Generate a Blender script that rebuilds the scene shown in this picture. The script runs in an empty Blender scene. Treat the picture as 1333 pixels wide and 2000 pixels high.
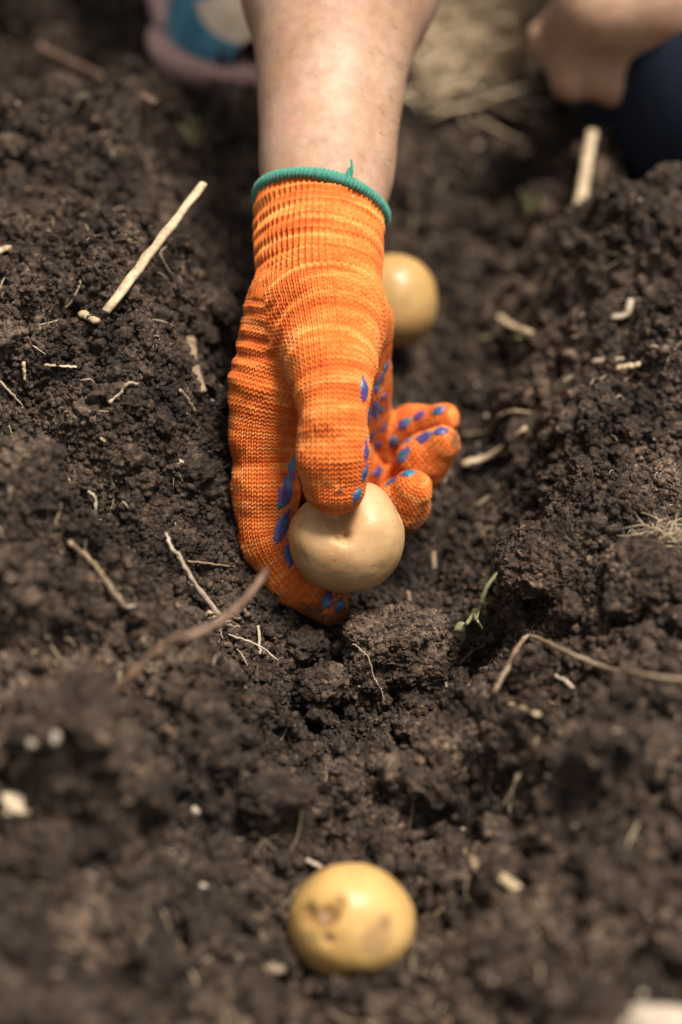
import bpy, math, random, time
import numpy as np
from mathutils import Vector, Matrix
from mathutils.bvhtree import BVHTree
T0 = time.time()
rng = np.random.default_rng(7)
random.seed(7)
S = bpy.context.scene
COL = S.collection

# ------------------------------------------------------------------ camera
PITCH = math.radians(42)
KPX = 36.0 / 85.0 / 2000.0                       # tangent per photo pixel
F_ = np.array([0, math.cos(PITCH), -math.sin(PITCH)])
U_ = np.array([0, math.sin(PITCH), math.cos(PITCH)])
R_ = np.array([1.0, 0, 0])
FOCUS = 0.893
CAMP = np.array([0, 0, 0.042]) - F_ * 0.9
cd = bpy.data.cameras.new('camera'); cam = bpy.data.objects.new('camera', cd); COL.objects.link(cam)
cam.location = CAMP; cam.rotation_euler = (math.radians(90) - PITCH, 0, 0)
cd.sensor_fit = 'VERTICAL'; cd.sensor_height = 36; cd.lens = 85
cd.clip_start = 0.02; cd.clip_end = 500
cd.dof.use_dof = True; cd.dof.focus_distance = FOCUS; cd.dof.aperture_fstop = 3.1
S.camera = cam

# ------------------------------------------------------------------ light
SUN_DIR = Vector((0.26, 0.02, 0.96)).normalized()   # towards the sun
W = bpy.data.worlds.new('World'); S.world = W; W.use_nodes = True
nt = W.node_tree; bg = nt.nodes['Background']
sky = nt.nodes.new('ShaderNodeTexSky'); sky.sky_type = 'NISHITA'; sky.sun_disc = False
sky.sun_elevation = math.asin(SUN_DIR.z); sky.sun_rotation = math.atan2(SUN_DIR.x, SUN_DIR.y)
sky.dust_density = 4; sky.air_density = 1.0
hs = nt.nodes.new('ShaderNodeHueSaturation'); hs.inputs['Saturation'].default_value = 0.12
nt.links.new(sky.outputs[0], hs.inputs['Color']); nt.links.new(hs.outputs[0], bg.inputs[0])
bg.inputs[1].default_value = 0.075
sl = bpy.data.lights.new('sun', 'SUN'); sl.energy = 4.1; sl.angle = math.radians(18); sl.color = (1, 0.93, 0.84)
so = bpy.data.objects.new('sun', sl); COL.objects.link(so)
so.rotation_euler = SUN_DIR.to_track_quat('Z', 'Y').to_euler()
S.view_settings.view_transform = 'Standard'; S.view_settings.look = 'None'
S.view_settings.exposure = 0.6; S.view_settings.gamma = 1.0
S.view_settings.use_curve_mapping = False

# ------------------------------------------------------------------ helpers
def P(px, py, D):
    return CAMP + F_*D + R_*((px-666.5)*KPX*D) + U_*((1000-py)*KPX*D)
def V(a): return Vector([float(x) for x in a])
def tag(o, label=None, cat=None, group=None, kind=None):
    if label: o['label'] = label
    if cat: o['category'] = cat
    if group: o['group'] = group
    if kind: o['kind'] = kind
    return o
def mesh_np(name, v, f, mat=None, parent=None, smooth=True, loc=None):
    """v (n,3) world coordinates, f (m,3|4)."""
    me = bpy.data.meshes.new(name)
    v = np.asarray(v, dtype=np.float64); f = np.asarray(f, dtype=np.int32)
    if loc is not None: v = v - np.asarray(loc)
    n, k = f.shape
    me.vertices.add(len(v)); me.vertices.foreach_set('co', v.astype(np.float32).ravel())
    me.loops.add(n*k); me.loops.foreach_set('vertex_index', f.ravel())
    me.polygons.add(n); me.polygons.foreach_set('loop_start', np.arange(0, n*k, k, dtype=np.int32))
    me.polygons.foreach_set('loop_total', np.full(n, k, dtype=np.int32))
    me.polygons.foreach_set('use_smooth', np.full(n, smooth))
    me.update(calc_edges=True)
    o = bpy.data.objects.new(name, me); COL.objects.link(o)
    if loc is not None: o.location = loc
    if mat: me.materials.append(mat)
    if parent: o.parent = parent; o.matrix_parent_inverse = parent.matrix_basis.inverted()
    return o
def empty(name, loc=(0, 0, 0)):
    o = bpy.data.objects.new(name, None); COL.objects.link(o); o.location = loc
    o.empty_display_size = 0.02; return o
def vnoise(p, seed=0):
    """value noise, p (n,3) -> -1..1"""
    p = np.asarray(p, dtype=np.float64); i = np.floor(p).astype(np.int64); f = p - i
    f = f*f*f*(f*(f*6-15)+10); out = np.zeros(len(p))
    for dx in (0, 1):
        for dy in (0, 1):
            for dz in (0, 1):
                h = ((i[:, 0]+dx)*374761393 + (i[:, 1]+dy)*668265263 + (i[:, 2]+dz)*2147483647 + seed*1274126177) & 0xffffffff
                h = ((h ^ (h >> 13))*1274126177) & 0xffffffff; h = (h ^ (h >> 16)) & 0xffff
                w = (f[:, 0] if dx else 1-f[:, 0])*(f[:, 1] if dy else 1-f[:, 1])*(f[:, 2] if dz else 1-f[:, 2])
                out += w*(h/32767.5-1)
    return out
def fbm(p, octv=4, seed=0, gain=.5):
    a = 1; s = 0; p = np.array(p, dtype=np.float64)
    for k in range(octv):
        s = s + a*vnoise(p, seed+k*17); a *= gain; p = p*2.03+11.3
    return s
def smooth(e0, e1, x):
    t = np.clip((x-e0)/(e1-e0), 0, 1); return t*t*(3-2*t)

# ------------------------------------------------------------------ materials
def new_mat(name):
    m = bpy.data.materials.new(name); m.use_nodes = True
    n = m.node_tree.nodes; b = n['Principled BSDF']; return m, m.node_tree, n, m.node_tree.links, b
def ramp(n, stops, interp='LINEAR'):
    r = n.new('ShaderNodeValToRGB'); r.color_ramp.interpolation = interp
    e = r.color_ramp.elements
    while len(e) > 1: e.remove(e[0])
    e[0].position = stops[0][0]; e[0].color = (*stops[0][1], 1)
    for p, c in stops[1:]:
        x = e.new(p); x.color = (*c, 1)
    return r
def noise(n, l, vec, scale, detail=3, rough=.55):
    t = n.new('ShaderNodeTexNoise'); t.inputs['Scale'].default_value = scale
    t.inputs['Detail'].default_value = detail; t.inputs['Roughness'].default_value = rough
    if vec is not None: l.new(vec, t.inputs['Vector'])
    return t
def wpos(n, l):
    g = n.new('ShaderNodeNewGeometry'); return g.outputs['Position']

def soil_mat(name, tint=(1, 1, 1)):
    m, t, n, l, b = new_mat(name)
    pos = wpos(n, l)
    n1 = noise(n, l, pos, 38, 6, .62); n2 = noise(n, l, pos, 420, 4, .65); n3 = noise(n, l, pos, 1500, 2)
    def c(r, g, bb): return (r*tint[0], g*tint[1], bb*tint[2])
    r1 = ramp(n, [(.30, c(.021, .0138, .0098)), (.50, c(.062, .0430, .0312)), (.72, c(.155, .114, .086))])
    l.new(n1.outputs[0], r1.inputs[0])
    r2 = ramp(n, [(.28, (.38, .36, .35)), (.5, (.95, .95, .95)), (.66, (1.45, 1.42, 1.36)), (.76, (2.4, 2.2, 1.9))])
    l.new(n2.outputs[0], r2.inputs[0])
    mx = n.new('ShaderNodeMix'); mx.data_type = 'RGBA'; mx.blend_type = 'MULTIPLY'; mx.inputs[0].default_value = 1
    l.new(r1.outputs[0], mx.inputs[6]); l.new(r2.outputs[0], mx.inputs[7])
    vo = n.new('ShaderNodeTexVoronoi'); vo.inputs['Scale'].default_value = 210; l.new(pos, vo.inputs['Vector'])
    sep = n.new('ShaderNodeSeparateColor'); l.new(vo.outputs['Color'], sep.inputs[0])
    gt = n.new('ShaderNodeMath'); gt.operation = 'GREATER_THAN'; gt.inputs[1].default_value = .965; l.new(sep.outputs[0], gt.inputs[0])
    lt = n.new('ShaderNodeMath'); lt.operation = 'LESS_THAN'; lt.inputs[1].default_value = .13; l.new(vo.outputs['Distance'], lt.inputs[0])
    mu = n.new('ShaderNodeMath'); mu.operation = 'MULTIPLY'; l.new(gt.outputs[0], mu.inputs[0]); l.new(lt.outputs[0], mu.inputs[1])
    mx2 = n.new('ShaderNodeMix'); mx2.data_type = 'RGBA'; l.new(mu.outputs[0], mx2.inputs[0])
    l.new(mx.outputs[2], mx2.inputs[6]); mx2.inputs[7].default_value = (.36, .30, .22, 1)
    vc = n.new('ShaderNodeTexVoronoi'); vc.inputs['Scale'].default_value = 480; vc.inputs['Randomness'].default_value = 1
    wv = n.new('ShaderNodeVectorMath'); wv.operation = 'MULTIPLY_ADD'; l.new(n2.outputs['Color'], wv.inputs[0]); wv.inputs[1].default_value = (.0016,)*3; l.new(pos, wv.inputs[2]); l.new(wv.outputs[0], vc.inputs['Vector'])
    sc = n.new('ShaderNodeSeparateColor'); l.new(vc.outputs['Color'], sc.inputs[0])
    rc = ramp(n, [(0, (.55, .54, .53)), (.6, (.95, .95, .95)), (.88, (1.35, 1.33, 1.30)), (1, (2.1, 2.0, 1.8))]); l.new(sc.outputs[2], rc.inputs[0])
    nl = noise(n, l, pos, 14, 4, .6); rl = ramp(n, [(.36, (.62, .60, .58)), (.64, (1.25, 1.2, 1.15))]); l.new(nl.outputs[0], rl.inputs[0])
    mx4 = n.new('ShaderNodeMix'); mx4.data_type = 'RGBA'; mx4.blend_type = 'MULTIPLY'; mx4.inputs[0].default_value = 1
    l.new(mx2.outputs[2], mx4.inputs[6]); l.new(rl.outputs[0], mx4.inputs[7]); mx2 = mx4
    mx3 = n.new('ShaderNodeMix'); mx3.data_type = 'RGBA'; mx3.blend_type = 'MULTIPLY'; mx3.inputs[0].default_value = 1
    l.new(mx2.outputs[2], mx3.inputs[6]); l.new(rc.outputs[0], mx3.inputs[7])
    l.new(mx3.outputs[2], b.inputs['Base Color'])
    b.inputs['Roughness'].default_value = .88; b.inputs['Specular IOR Level'].default_value = .28
    bp = n.new('ShaderNodeBump'); bp.inputs['Strength'].default_value = 1.; bp.inputs['Distance'].default_value = .0016
    ad = n.new('ShaderNodeMath'); ad.operation = 'MULTIPLY_ADD'; l.new(n3.outputs[0], ad.inputs[0]); ad.inputs[1].default_value = .45
    l.new(n2.outputs[0], ad.inputs[2])
    a2 = n.new('ShaderNodeMath'); a2.operation = 'MULTIPLY_ADD'; l.new(vc.outputs['Distance'], a2.inputs[0]); a2.inputs[1].default_value = -.9; l.new(ad.outputs[0], a2.inputs[2])
    l.new(a2.outputs[0], bp.inputs['Height']); l.new(bp.outputs[0], b.inputs['Normal'])
    return m
SOIL = soil_mat('soil')

def straw_mat(name, c0, c1, rough=.6):
    m, t, n, l, b = new_mat(name)
    n1 = noise(n, l, wpos(n, l), 260, 4)
    r = ramp(n, [(.32, c0), (.66, c1)]); l.new(n1.outputs[0], r.inputs[0]); l.new(r.outputs[0], b.inputs['Base Color'])
    b.inputs['Roughness'].default_value = rough
    bp = n.new('ShaderNodeBump'); bp.inputs['Strength'].default_value = .5; bp.inputs['Distance'].default_value = .0003
    n2 = noise(n, l, wpos(n, l), 1200, 2); l.new(n2.outputs[0], bp.inputs['Height']); l.new(bp.outputs[0], b.inputs['Normal'])
    return m
M_STRAW = straw_mat('pale_straw', (.30, .21, .115), (.58, .45, .28))
M_STALK = straw_mat('tan_stalk', (.13, .085, .05), (.30, .215, .13))
M_TWIG = straw_mat('brown_twig', (.09, .045, .028), (.27, .165, .105))
M_ROOT = straw_mat('root', (.22, .16, .10), (.42, .33, .215))
M_WROOT = straw_mat('whitish_root', (.27, .20, .14), (.48, .39, .29))
M_DARKROOT = straw_mat('dark_root', (.02, .015, .012), (.05, .035, .028))
M_GREEN = straw_mat('seedling_green', (.14, .13, .06), (.28, .26, .13))
M_STONE = straw_mat('pale_stone', (.30, .235, .17), (.52, .43, .33), .75)
M_HAY = straw_mat('dry_grass', (.44, .31, .18), (.80, .64, .44))

def potato_mat(name, c0, c1, blots_shade):
    m, t, n, l, b = new_mat(name)
    tc = n.new('ShaderNodeTexCoord'); ob = tc.outputs['Object']
    n1 = noise(n, l, ob, 55, 5, .6)
    r = ramp(n, [(.3, c0), (.7, c1)]); l.new(n1.outputs[0], r.inputs[0]); cur = r.outputs[0]
    n2 = noise(n, l, ob, 900, 3, .7)                  # lenticels, tiny dirt specks
    rs = ramp(n, [(.0, (0, 0, 0)), (.62, (0, 0, 0)), (.70, (.85, .85, .85))]); l.new(n2.outputs[0], rs.inputs[0])
    mx = n.new('ShaderNodeMix'); mx.data_type = 'RGBA'; l.new(rs.outputs[0], mx.inputs[0]); l.new(cur, mx.inputs[6]); mx.inputs[7].default_value = (.19, .11, .055, 1)
    cur = mx.outputs[2]
    n4 = noise(n, l, ob, 160, 5, .7)
    for (p, rad, col, amt) in blots_shade:                  # skin blotches, plus eye shadow painted dark into a dent
        vm = n.new('ShaderNodeVectorMath'); vm.operation = 'DISTANCE'; l.new(ob, vm.inputs[0]); vm.inputs[1].default_value = p
        ma = n.new('ShaderNodeMath'); ma.operation = 'MULTIPLY_ADD'; l.new(n4.outputs[0], ma.inputs[0]); ma.inputs[1].default_value = rad*.6; l.new(vm.outputs['Value'], ma.inputs[2])
        mr = n.new('ShaderNodeMapRange'); mr.inputs[1].default_value = rad*1.15; mr.inputs[2].default_value = rad*1.95
        mr.inputs[3].default_value = amt; mr.inputs[4].default_value = 0; l.new(ma.outputs[0], mr.inputs[0])
        q = n.new('ShaderNodeMix'); q.data_type = 'RGBA'; l.new(mr.outputs[0], q.inputs[0]); l.new(cur, q.inputs[6]); q.inputs[7].default_value = (*col, 1)
        cur = q.outputs[2]
    l.new(cur, b.inputs['Base Color'])
    b.inputs['Roughness'].default_value = .4; b.inputs['Specular IOR Level'].default_value = .38
    b.inputs['Subsurface Weight'].default_value = .12; b.inputs['Subsurface Scale'].default_value = .004
    b.inputs['Subsurface Radius'].default_value = (1, .6, .25)
    n3 = noise(n, l, ob, 420, 4, .6)
    bp = n.new('ShaderNodeBump'); bp.inputs['Strength'].default_value = .22; bp.inputs['Distance'].default_value = .0006
    l.new(n3.outputs[0], bp.inputs['Height']); l.new(bp.outputs[0], b.inputs['Normal'])
    rr = ramp(n, [(.3, (.34,)*3), (.7, (.52,)*3)]); l.new(n1.outputs[0], rr.inputs[0]); l.new(rr.outputs[0], b.inputs['Roughness'])
    return m

def glove_mat():
    m, t, n, l, b = new_mat('orange_knit')
    uv = n.new('ShaderNodeUVMap'); uv.uv_map = 'knit'
    def mapped(sx, sy):
        mp = n.new('ShaderNodeMapping'); mp.inputs['Scale'].default_value = (sx, sy, 1); l.new(uv.outputs[0], mp.inputs[0]); return mp.outputs[0]
    n1 = noise(n, l, mapped(.055, .34), 1, 3, .6)       # rows dyed lighter and darker
    n2 = noise(n, l, mapped(.8, .8), 1, 2)             # stitch to stitch
    n3 = noise(n, l, mapped(.05, .06), 1, 3)           # broad wear
    r = ramp(n, [(.28, (.54, .088, .013)), (.50, (.72, .175, .028)), (.74, (.84, .36, .10))])
    ad = n.new('ShaderNodeMath'); ad.operation = 'MULTIPLY_ADD'; l.new(n2.outputs[0], ad.inputs[0]); ad.inputs[1].default_value = .34
    sb = n.new('ShaderNodeMath'); sb.operation = 'ADD'; sb.inputs[1].default_value = -.17; l.new(n1.outputs[0], sb.inputs[0])
    l.new(sb.outputs[0], ad.inputs[2]); l.new(ad.outputs[0], r.inputs[0])
    mx = n.new('ShaderNodeMix'); mx.data_type = 'RGBA'; mx.blend_type = 'MULTIPLY'; mx.inputs[0].default_value = .6
    r3 = ramp(n, [(.35, (.82, .72, .7)), (.6, (1, 1, 1))]); l.new(n3.outputs[0], r3.inputs[0])
    l.new(r.outputs[0], mx.inputs[6]); l.new(r3.outputs[0], mx.inputs[7])
    cur = mx.outputs[2]; pw = wpos(n, l); nd = noise(n, l, pw, 330, 5, .75)
    for (px, py, D, rad) in ((655, 1200, .913, .010), (828, 940, .915, .007), (885, 860, .94, .006), (800, 1030, .93, .012), (668, 960, .866, .004), (620, 1190, .915, .012)):   # soil rubbed into the fingertips
        vm = n.new('ShaderNodeVectorMath'); vm.operation = 'DISTANCE'; l.new(pw, vm.inputs[0]); vm.inputs[1].default_value = tuple(P(px, py, D))
        mr = n.new('ShaderNodeMapRange'); mr.inputs[1].default_value = rad*.3; mr.inputs[2].default_value = rad; mr.inputs[3].default_value = .24; mr.inputs[4].default_value = -.12; l.new(vm.outputs['Value'], mr.inputs[0])
        sm = n.new('ShaderNodeMath'); sm.operation = 'ADD'; l.new(mr.outputs[0], sm.inputs[0]); l.new(nd.outputs[0], sm.inputs[1])
        m2 = n.new('ShaderNodeMapRange'); m2.inputs[1].default_value = .56; m2.inputs[2].default_value = .68; m2.inputs[3].default_value = 0; m2.inputs[4].default_value = .75; l.new(sm.outputs[0], m2.inputs[0])
        q = n.new('ShaderNodeMix'); q.data_type = 'RGBA'; l.new(m2.outputs[0], q.inputs[0]); l.new(cur, q.inputs[6]); q.inputs[7].default_value = (.07, .04, .025, 1); cur = q.outputs[2]
    l.new(cur, b.inputs['Base Color'])
    b.inputs['Roughness'].default_value = .8; b.inputs['Specular IOR Level'].default_value = .2
    b.inputs['Sheen Weight'].default_value = .25; b.inputs['Sheen Roughness'].default_value = .5
    b.inputs['Sheen Tint'].default_value = (1, .6, .3, 1)
    # fibres
    nf = noise(n, l, wpos(n, l), 2600, 2)
    bp = n.new('ShaderNodeBump'); bp.inputs['Strength'].default_value = .4; bp.inputs['Distance'].default_value = .0002
    l.new(nf.outputs[0], bp.inputs['Height']); l.new(bp.outputs[0], b.inputs['Normal'])
    return m
def grip_mat():
    m, t, n, l, b = new_mat('blue_rubber')
    n1 = noise(n, l, wpos(n, l), 170, 2)
    r = ramp(n, [(.38, (.085, .05, .19)), (.50, (.05, .085, .22)), (.60, (.025, .16, .25))]); l.new(n1.outputs[0], r.inputs[0])
    l.new(r.outputs[0], b.inputs['Base Color']); b.inputs['Roughness'].default_value = .34
    n2 = noise(n, l, wpos(n, l), 1400, 2)
    bp = n.new('ShaderNodeBump'); bp.inputs['Strength'].default_value = .25; bp.inputs['Distance'].default_value = .0003
    l.new(n2.outputs[0], bp.inputs['Height']); l.new(bp.outputs[0], b.inputs['Normal'])
    return m
def hem_mat():
    m, t, n, l, b = new_mat('green_hem_yarn')
    uv = n.new('ShaderNodeUVMap'); uv.uv_map = 'knit'
    mp = n.new('ShaderNodeMapping'); mp.inputs['Scale'].default_value = (.7, 1.2, 1); l.new(uv.outputs[0], mp.inputs[0])
    n1 = noise(n, l, mp.outputs[0], 1, 3, .6)
    r = ramp(n, [(.34, (.012, .15, .085)), (.5, (.025, .25, .16)), (.58, (.08, .22, .19)), (.68, (.17, .17, .20))]); l.new(n1.outputs[0], r.inputs[0])
    l.new(r.outputs[0], b.inputs['Base Color']); b.inputs['Roughness'].default_value = .8; b.inputs['Sheen Weight'].default_value = .2
    return m
def skin_mat():
    m, t, n, l, b = new_mat('skin')
    pos = wpos(n, l)
    n1 = noise(n, l, pos, 34, 5, .6); n2 = noise(n, l, pos, 190, 4, .6); n3 = noise(n, l, pos, 75, 3, .5)
    r = ramp(n, [(.3, (.38, .21, .125)), (.5, (.46, .285, .185)), (.7, (.53, .35, .245))]); l.new(n1.outputs[0], r.inputs[0])
    r2 = ramp(n, [(.3, (.86, .80, .78)), (.6, (1.03, 1.03, 1.03))]); l.new(n2.outputs[0], r2.inputs[0])
    mx = n.new('ShaderNodeMix'); mx.data_type = 'RGBA'; mx.blend_type = 'MULTIPLY'; mx.inputs[0].default_value = 1
    l.new(r.outputs[0], mx.inputs[6]); l.new(r2.outputs[0], mx.inputs[7]); cur = mx.outputs[2]
    r3 = ramp(n, [(.60, (0, 0, 0)), (.70, (.28, .28, .28))]); l.new(n3.outputs[0], r3.inputs[0])      # reddish scratches and blotches
    q = n.new('ShaderNodeMix'); q.data_type = 'RGBA'; l.new(r3.outputs[0], q.inputs[0]); l.new(cur, q.inputs[6]); q.inputs[7].default_value = (.56, .24, .19, 1); cur = q.outputs[2]
    mp_ = P(629, 78, .93)
    vo = n.new('ShaderNodeTexVoronoi'); vo.inputs['Scale'].default_value = 75; l.new(pos, vo.inputs['Vector'])
    sep = n.new('ShaderNodeSeparateColor'); l.new(vo.outputs['Color'], sep.inputs[0])
    gt = n.new('ShaderNodeMath'); gt.operation = 'GREATER_THAN'; gt.inputs[1].default_value = .9; l.new(sep.outputs[1], gt.inputs[0])
    mr = n.new('ShaderNodeMapRange'); mr.inputs[1].default_value = .04; mr.inputs[2].default_value = .12; mr.inputs[3].default_value = .6; mr.inputs[4].default_value = 0; l.new(vo.outputs['Distance'], mr.inputs[0])
    mu = n.new('ShaderNodeMath'); mu.operation = 'MULTIPLY'; l.new(gt.outputs[0], mu.inputs[0]); l.new(mr.outputs[0], mu.inputs[1])
    q = n.new('ShaderNodeMix'); q.data_type = 'RGBA'; l.new(mu.outputs[0], q.inputs[0]); l.new(cur, q.inputs[6]); q.inputs[7].default_value = (.26, .12, .08, 1); cur = q.outputs[2]
    l.new(cur, b.inputs['Base Color'])
    b.inputs['Roughness'].default_value = .5; b.inputs['Specular IOR Level'].default_value = .35
    b.inputs['Subsurface Weight'].default_value = .2; b.inputs['Subsurface Scale'].default_value = .004; b.inputs['Subsurface Radius'].default_value = (1, .35, .2)
    n4 = noise(n, l, pos, 520, 5, .7)
    bp = n.new('ShaderNodeBump'); bp.inputs['Strength'].default_value = .4; bp.inputs['Distance'].default_value = .0006
    l.new(n4.outputs[0], bp.inputs['Height']); l.new(bp.outputs[0], b.inputs['Normal'])
    return m
def plain_mat(name, c0, c1, scale=200, rough=.7, spec=.3):
    m, t, n, l, b = new_mat(name)
    n1 = noise(n, l, wpos(n, l), scale, 4)
    r = ramp(n, [(.3, c0), (.7, c1)]); l.new(n1.outputs[0], r.inputs[0]); l.new(r.outputs[0], b.inputs['Base Color'])
    b.inputs['Roughness'].default_value = rough; b.inputs['Specular IOR Level'].default_value = spec
    return m
M_GLOVE = glove_mat(); M_GRIP = grip_mat(); M_HEM = hem_mat(); M_SKIN = skin_mat()
M_NAVY = plain_mat('navy_denim', (.004, .008, .019), (.010, .018, .036), 300, .9)
M_BLUE = plain_mat('blue_canvas', (.03, .12, .19), (.12, .32, .42), 40, .8)
M_PINK = plain_mat('pink_rubber', (.50, .27, .23), (.66, .42, .37), 120, .6)
M_CREAM = plain_mat('cream_toe', (.58, .42, .28), (.85, .68, .5), 80, .6)
M_HAIR = plain_mat('hair', (.05, .025, .012), (.1, .055, .03), 300, .5)
M_SHIRT = plain_mat('shirt', (.20, .19, .18), (.28, .27, .25), 200, .9)

# ------------------------------------------------------------------ terrain
CELL = .0006
X0, X1, Y0, Y1 = -.30, .30, -.36, .80
NX = int((X1-X0)/CELL); NY = int((Y1-Y0)/CELL)
gx = X0+CELL*np.arange(NX); gy = Y0+CELL*np.arange(NY)
def xc_of(y): return .0157+.075*np.clip(y, -.4, .5)
def base_h(x, y):
    dx = x-xc_of(y)
    floor = np.interp(y, [-.4, -.19, -.15, -.11, -.07, .0, .10, .2, .5], [.018, .006, .002, .001, -.011, -.016, -.014, -.006, .0])
    HL = np.interp(y, [-.4, -.2, -.06, .0, .04, .12, .25, .5], [.056, .054, .055, .070, .098, .088, .048, .03])
    HR = np.interp(y, [-.4, -.2, -.08, .0, .1, .17, .22, .5], [.048, .046, .042, .042, .048, .052, .03, .03])
    wL = np.interp(y, [-.2, -.1, .04, .2], [.11, .095, .10, .12])
    left = smooth(.022, 1, -dx/wL*1.0)*1.0
    tL = np.clip((-dx-.022)/(wL-.022), 0, 1); tR = np.clip((dx-.030)/.055, 0, 1)
    tL = tL*tL*(3-2*tL)*.5+tL*.5; tR = tR*tR*(3-2*tR)
    h = floor + (HL-floor)*tL + (HR-floor)*tR
    far = smooth(.45, .9, np.abs(x))+smooth(.7, 1.3, y)+smooth(.4, .9, -y); far = np.clip(far, 0, 1)
    return h*(1-far)+.03*far
XX, YY = np.meshgrid(gx, gy, indexing='ij')
H = base_h(XX, YY); BH = H.copy()
def n2(xx, yy, sc, octv, seed):
    """cheap fbm on the raster: evaluate coarse then bilinear"""
    step = max(1, int(.25/sc/(2**(octv-1))/CELL))
    xs = xx[::step, 0]; ys = yy[0, ::step]
    a, b = np.meshgrid(xs, ys, indexing='ij')
    z = fbm(np.stack([a.ravel()*sc, b.ravel()*sc, np.full(a.size, seed*3.7)], 1), octv, seed).reshape(a.shape)
    ix = np.clip(np.arange(xx.shape[0])/step, 0, len(xs)-1.001); iy = np.clip(np.arange(xx.shape[1])/step, 0, len(ys)-1.001)
    i = ix.astype(int); j = iy.astype(int); fx = (ix-i)[:, None]; fy = (iy-j)[None]
    return (z[i][:, j]*(1-fx)*(1-fy)+z[i+1][:, j]*fx*(1-fy)+z[i][:, j+1]*(1-fx)*fy+z[i+1][:, j+1]*fx*fy)
H += .0055*n2(XX, YY, 22, 3, 3)
def stamp(cx, cy, r, hgt, z0=None, asp=1., ang=0., neg=False, sink=0.):
    ext = r*max(asp, 1/asp)
    i0 = max(0, int((cx-ext-X0)/CELL)); i1 = min(NX, int((cx+ext-X0)/CELL)+2)
    j0 = max(0, int((cy-ext-Y0)/CELL)); j1 = min(NY, int((cy+ext-Y0)/CELL)+2)
    if i1 <= i0 or j1 <= j0: return
    ax = gx[i0:i1, None]-cx; ay = gy[None, j0:j1]-cy
    if asp != 1.:
        c, s = math.cos(ang), math.sin(ang)
        a2 = (c*ax+s*ay)/asp; b2 = (-s*ax+c*ay)*asp; d2 = (a2*a2+b2*b2)/(r*r)
    else: d2 = (ax*ax+ay*ay)/(r*r)
    m = d2 < 1
    if z0 is None:
        ci = min(max(int((cx-X0)/CELL), 0), NX-1); cj = min(max(int((cy-Y0)/CELL), 0), NY-1); z0 = H[ci, cj]
    sub = H[i0:i1, j0:j1]
    if not neg:
        ci = min(max(int((cx-X0)/CELL), 0), NX-1); cj = min(max(int((cy-Y0)/CELL), 0), NY-1); z0 = z0+(BH[i0:i1, j0:j1]-BH[ci, cj])
    cap = np.sqrt(np.clip(1-d2, 0, 1))
    if neg: np.copyto(sub, np.where(m, np.minimum(sub, z0-hgt*cap), sub))
    else: np.copyto(sub, np.where(m, np.maximum(sub, z0-sink+hgt*cap), sub))
# keep-out: the spots where potatoes sit stay as hollows, the hand stays clear
FR = 1
KEEP = [(.003, -.172, .024), (.030, .165, .024), (.004, .0, .05), (.02, .03, .05)]
def far_from_keep(x, y, r):
    return all((x-a)**2+(y-b)**2 > (c+r)**2 for a, b, c in KEEP)
# placed lumps (px, py of the photo turned into ground places by hand)
for (lx, ly, r, h) in [(-.118, -.05, .034, .034), (-.150, .0, .03, .02), (.090, -.012, .030, .018), (.125, -.045, .03, .016),
                       (.055, -.075, .020, .022), (-.055, -.075, .022, .014), (-.028, -.080, .016, .018), (.016, -.088, .012, .010),
                       (.055, -.10, .018, .022), (-.045, -.11, .02, .022), (-.085, -.13, .028, .022), (.095, -.12, .022, .02), (.12, .17, .035, .012), (.07, .10, .02, .012),
                       (.14, .09, .03, .015), (-.07, .02, .02, .008), (-.02, -.215, .022, .02), (.03, -.22, .02, .012), (-.12, .2, .04, .02), (-.03, .30, .04, .018), (.05, .26, .03, .012)]:
    stamp(lx, ly, r, h, asp=1.15, ang=rng.uniform(0, 3))
def field(nst, rlo, rhi, hk, sinkk, dens=None, yr=(-.34, .78)):
    k = 0
    x = rng.uniform(-.27, .27, nst); y = rng.uniform(yr[0], yr[1], nst); r = rlo*(rhi/rlo)**(rng.random(nst)**1.6)
    pm = rng.random(nst)
    for q in range(nst):
        if r[q] > .004 and not far_from_keep(x[q], y[q], r[q]*.8): continue
        stamp(x[q], y[q], r[q], r[q]*hk*(.6+.6*pm[q]), asp=1+.4*pm[q] if r[q] > .0018 else 1., ang=pm[q]*9, sink=r[q]*sinkk)
field(330, .008, .018, .85, .25)
field(60, .012, .021, .95, .15, yr=(-.33, -.06)); field(50, .014, .024, .9, .15, yr=(.14, .5))
for q in range(300):                                   # hollows between clods
    x, y, r = rng.uniform(-.2, .2), rng.uniform(-.3, .5), rng.uniform(.004, .011)
    if far_from_keep(x, y, 0): stamp(x, y, r, r*1.6, neg=True, asp=1.5, ang=rng.uniform(0, 3))
for (px_, py_, r) in [(.028, -.048, .010), (.012, -.055, .012), (-.005, -.052, .009), (.048, -.03, .009)]:
    stamp(px_, py_, r, .010, neg=True)
def box(a, r):
    for ax in (0, 1):
        c = np.cumsum(np.concatenate([np.repeat(a.take([0], ax), r+1, ax), a, np.repeat(a.take([-1], ax), r, ax)], ax), ax)
        n = a.shape[ax]; a = (c.take(range(2*r+1, 2*r+1+n), ax)-c.take(range(0, n), ax))/(2*r+1)
    return a
def relax(r, lim):
    global H
    g0, g1 = np.gradient(H, CELL); g = box(np.minimum(np.sqrt(g0*g0+g1*g1), 12), r); w = smooth(lim, lim*2.2, g); Hb = box(box(H, r), r)
    H = H*(1-w)+Hb*w
relax(5, 1.3); relax(3, 1.3)
H += .0016*n2(XX, YY, 120, 3, 9)
field(3600, .0035, .008, .85, .2)
relax(3, 1.5)
field(16000, .0016, .0036, .9, .15, yr=(-.32, .6))
for q in range(2500):
    x, y, r = rng.uniform(-.2, .2), rng.uniform(-.25, .35), rng.uniform(.0015, .004)
    stamp(x, y, r, r*1.3, neg=True, asp=1.3, ang=rng.uniform(0, 3))
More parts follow.
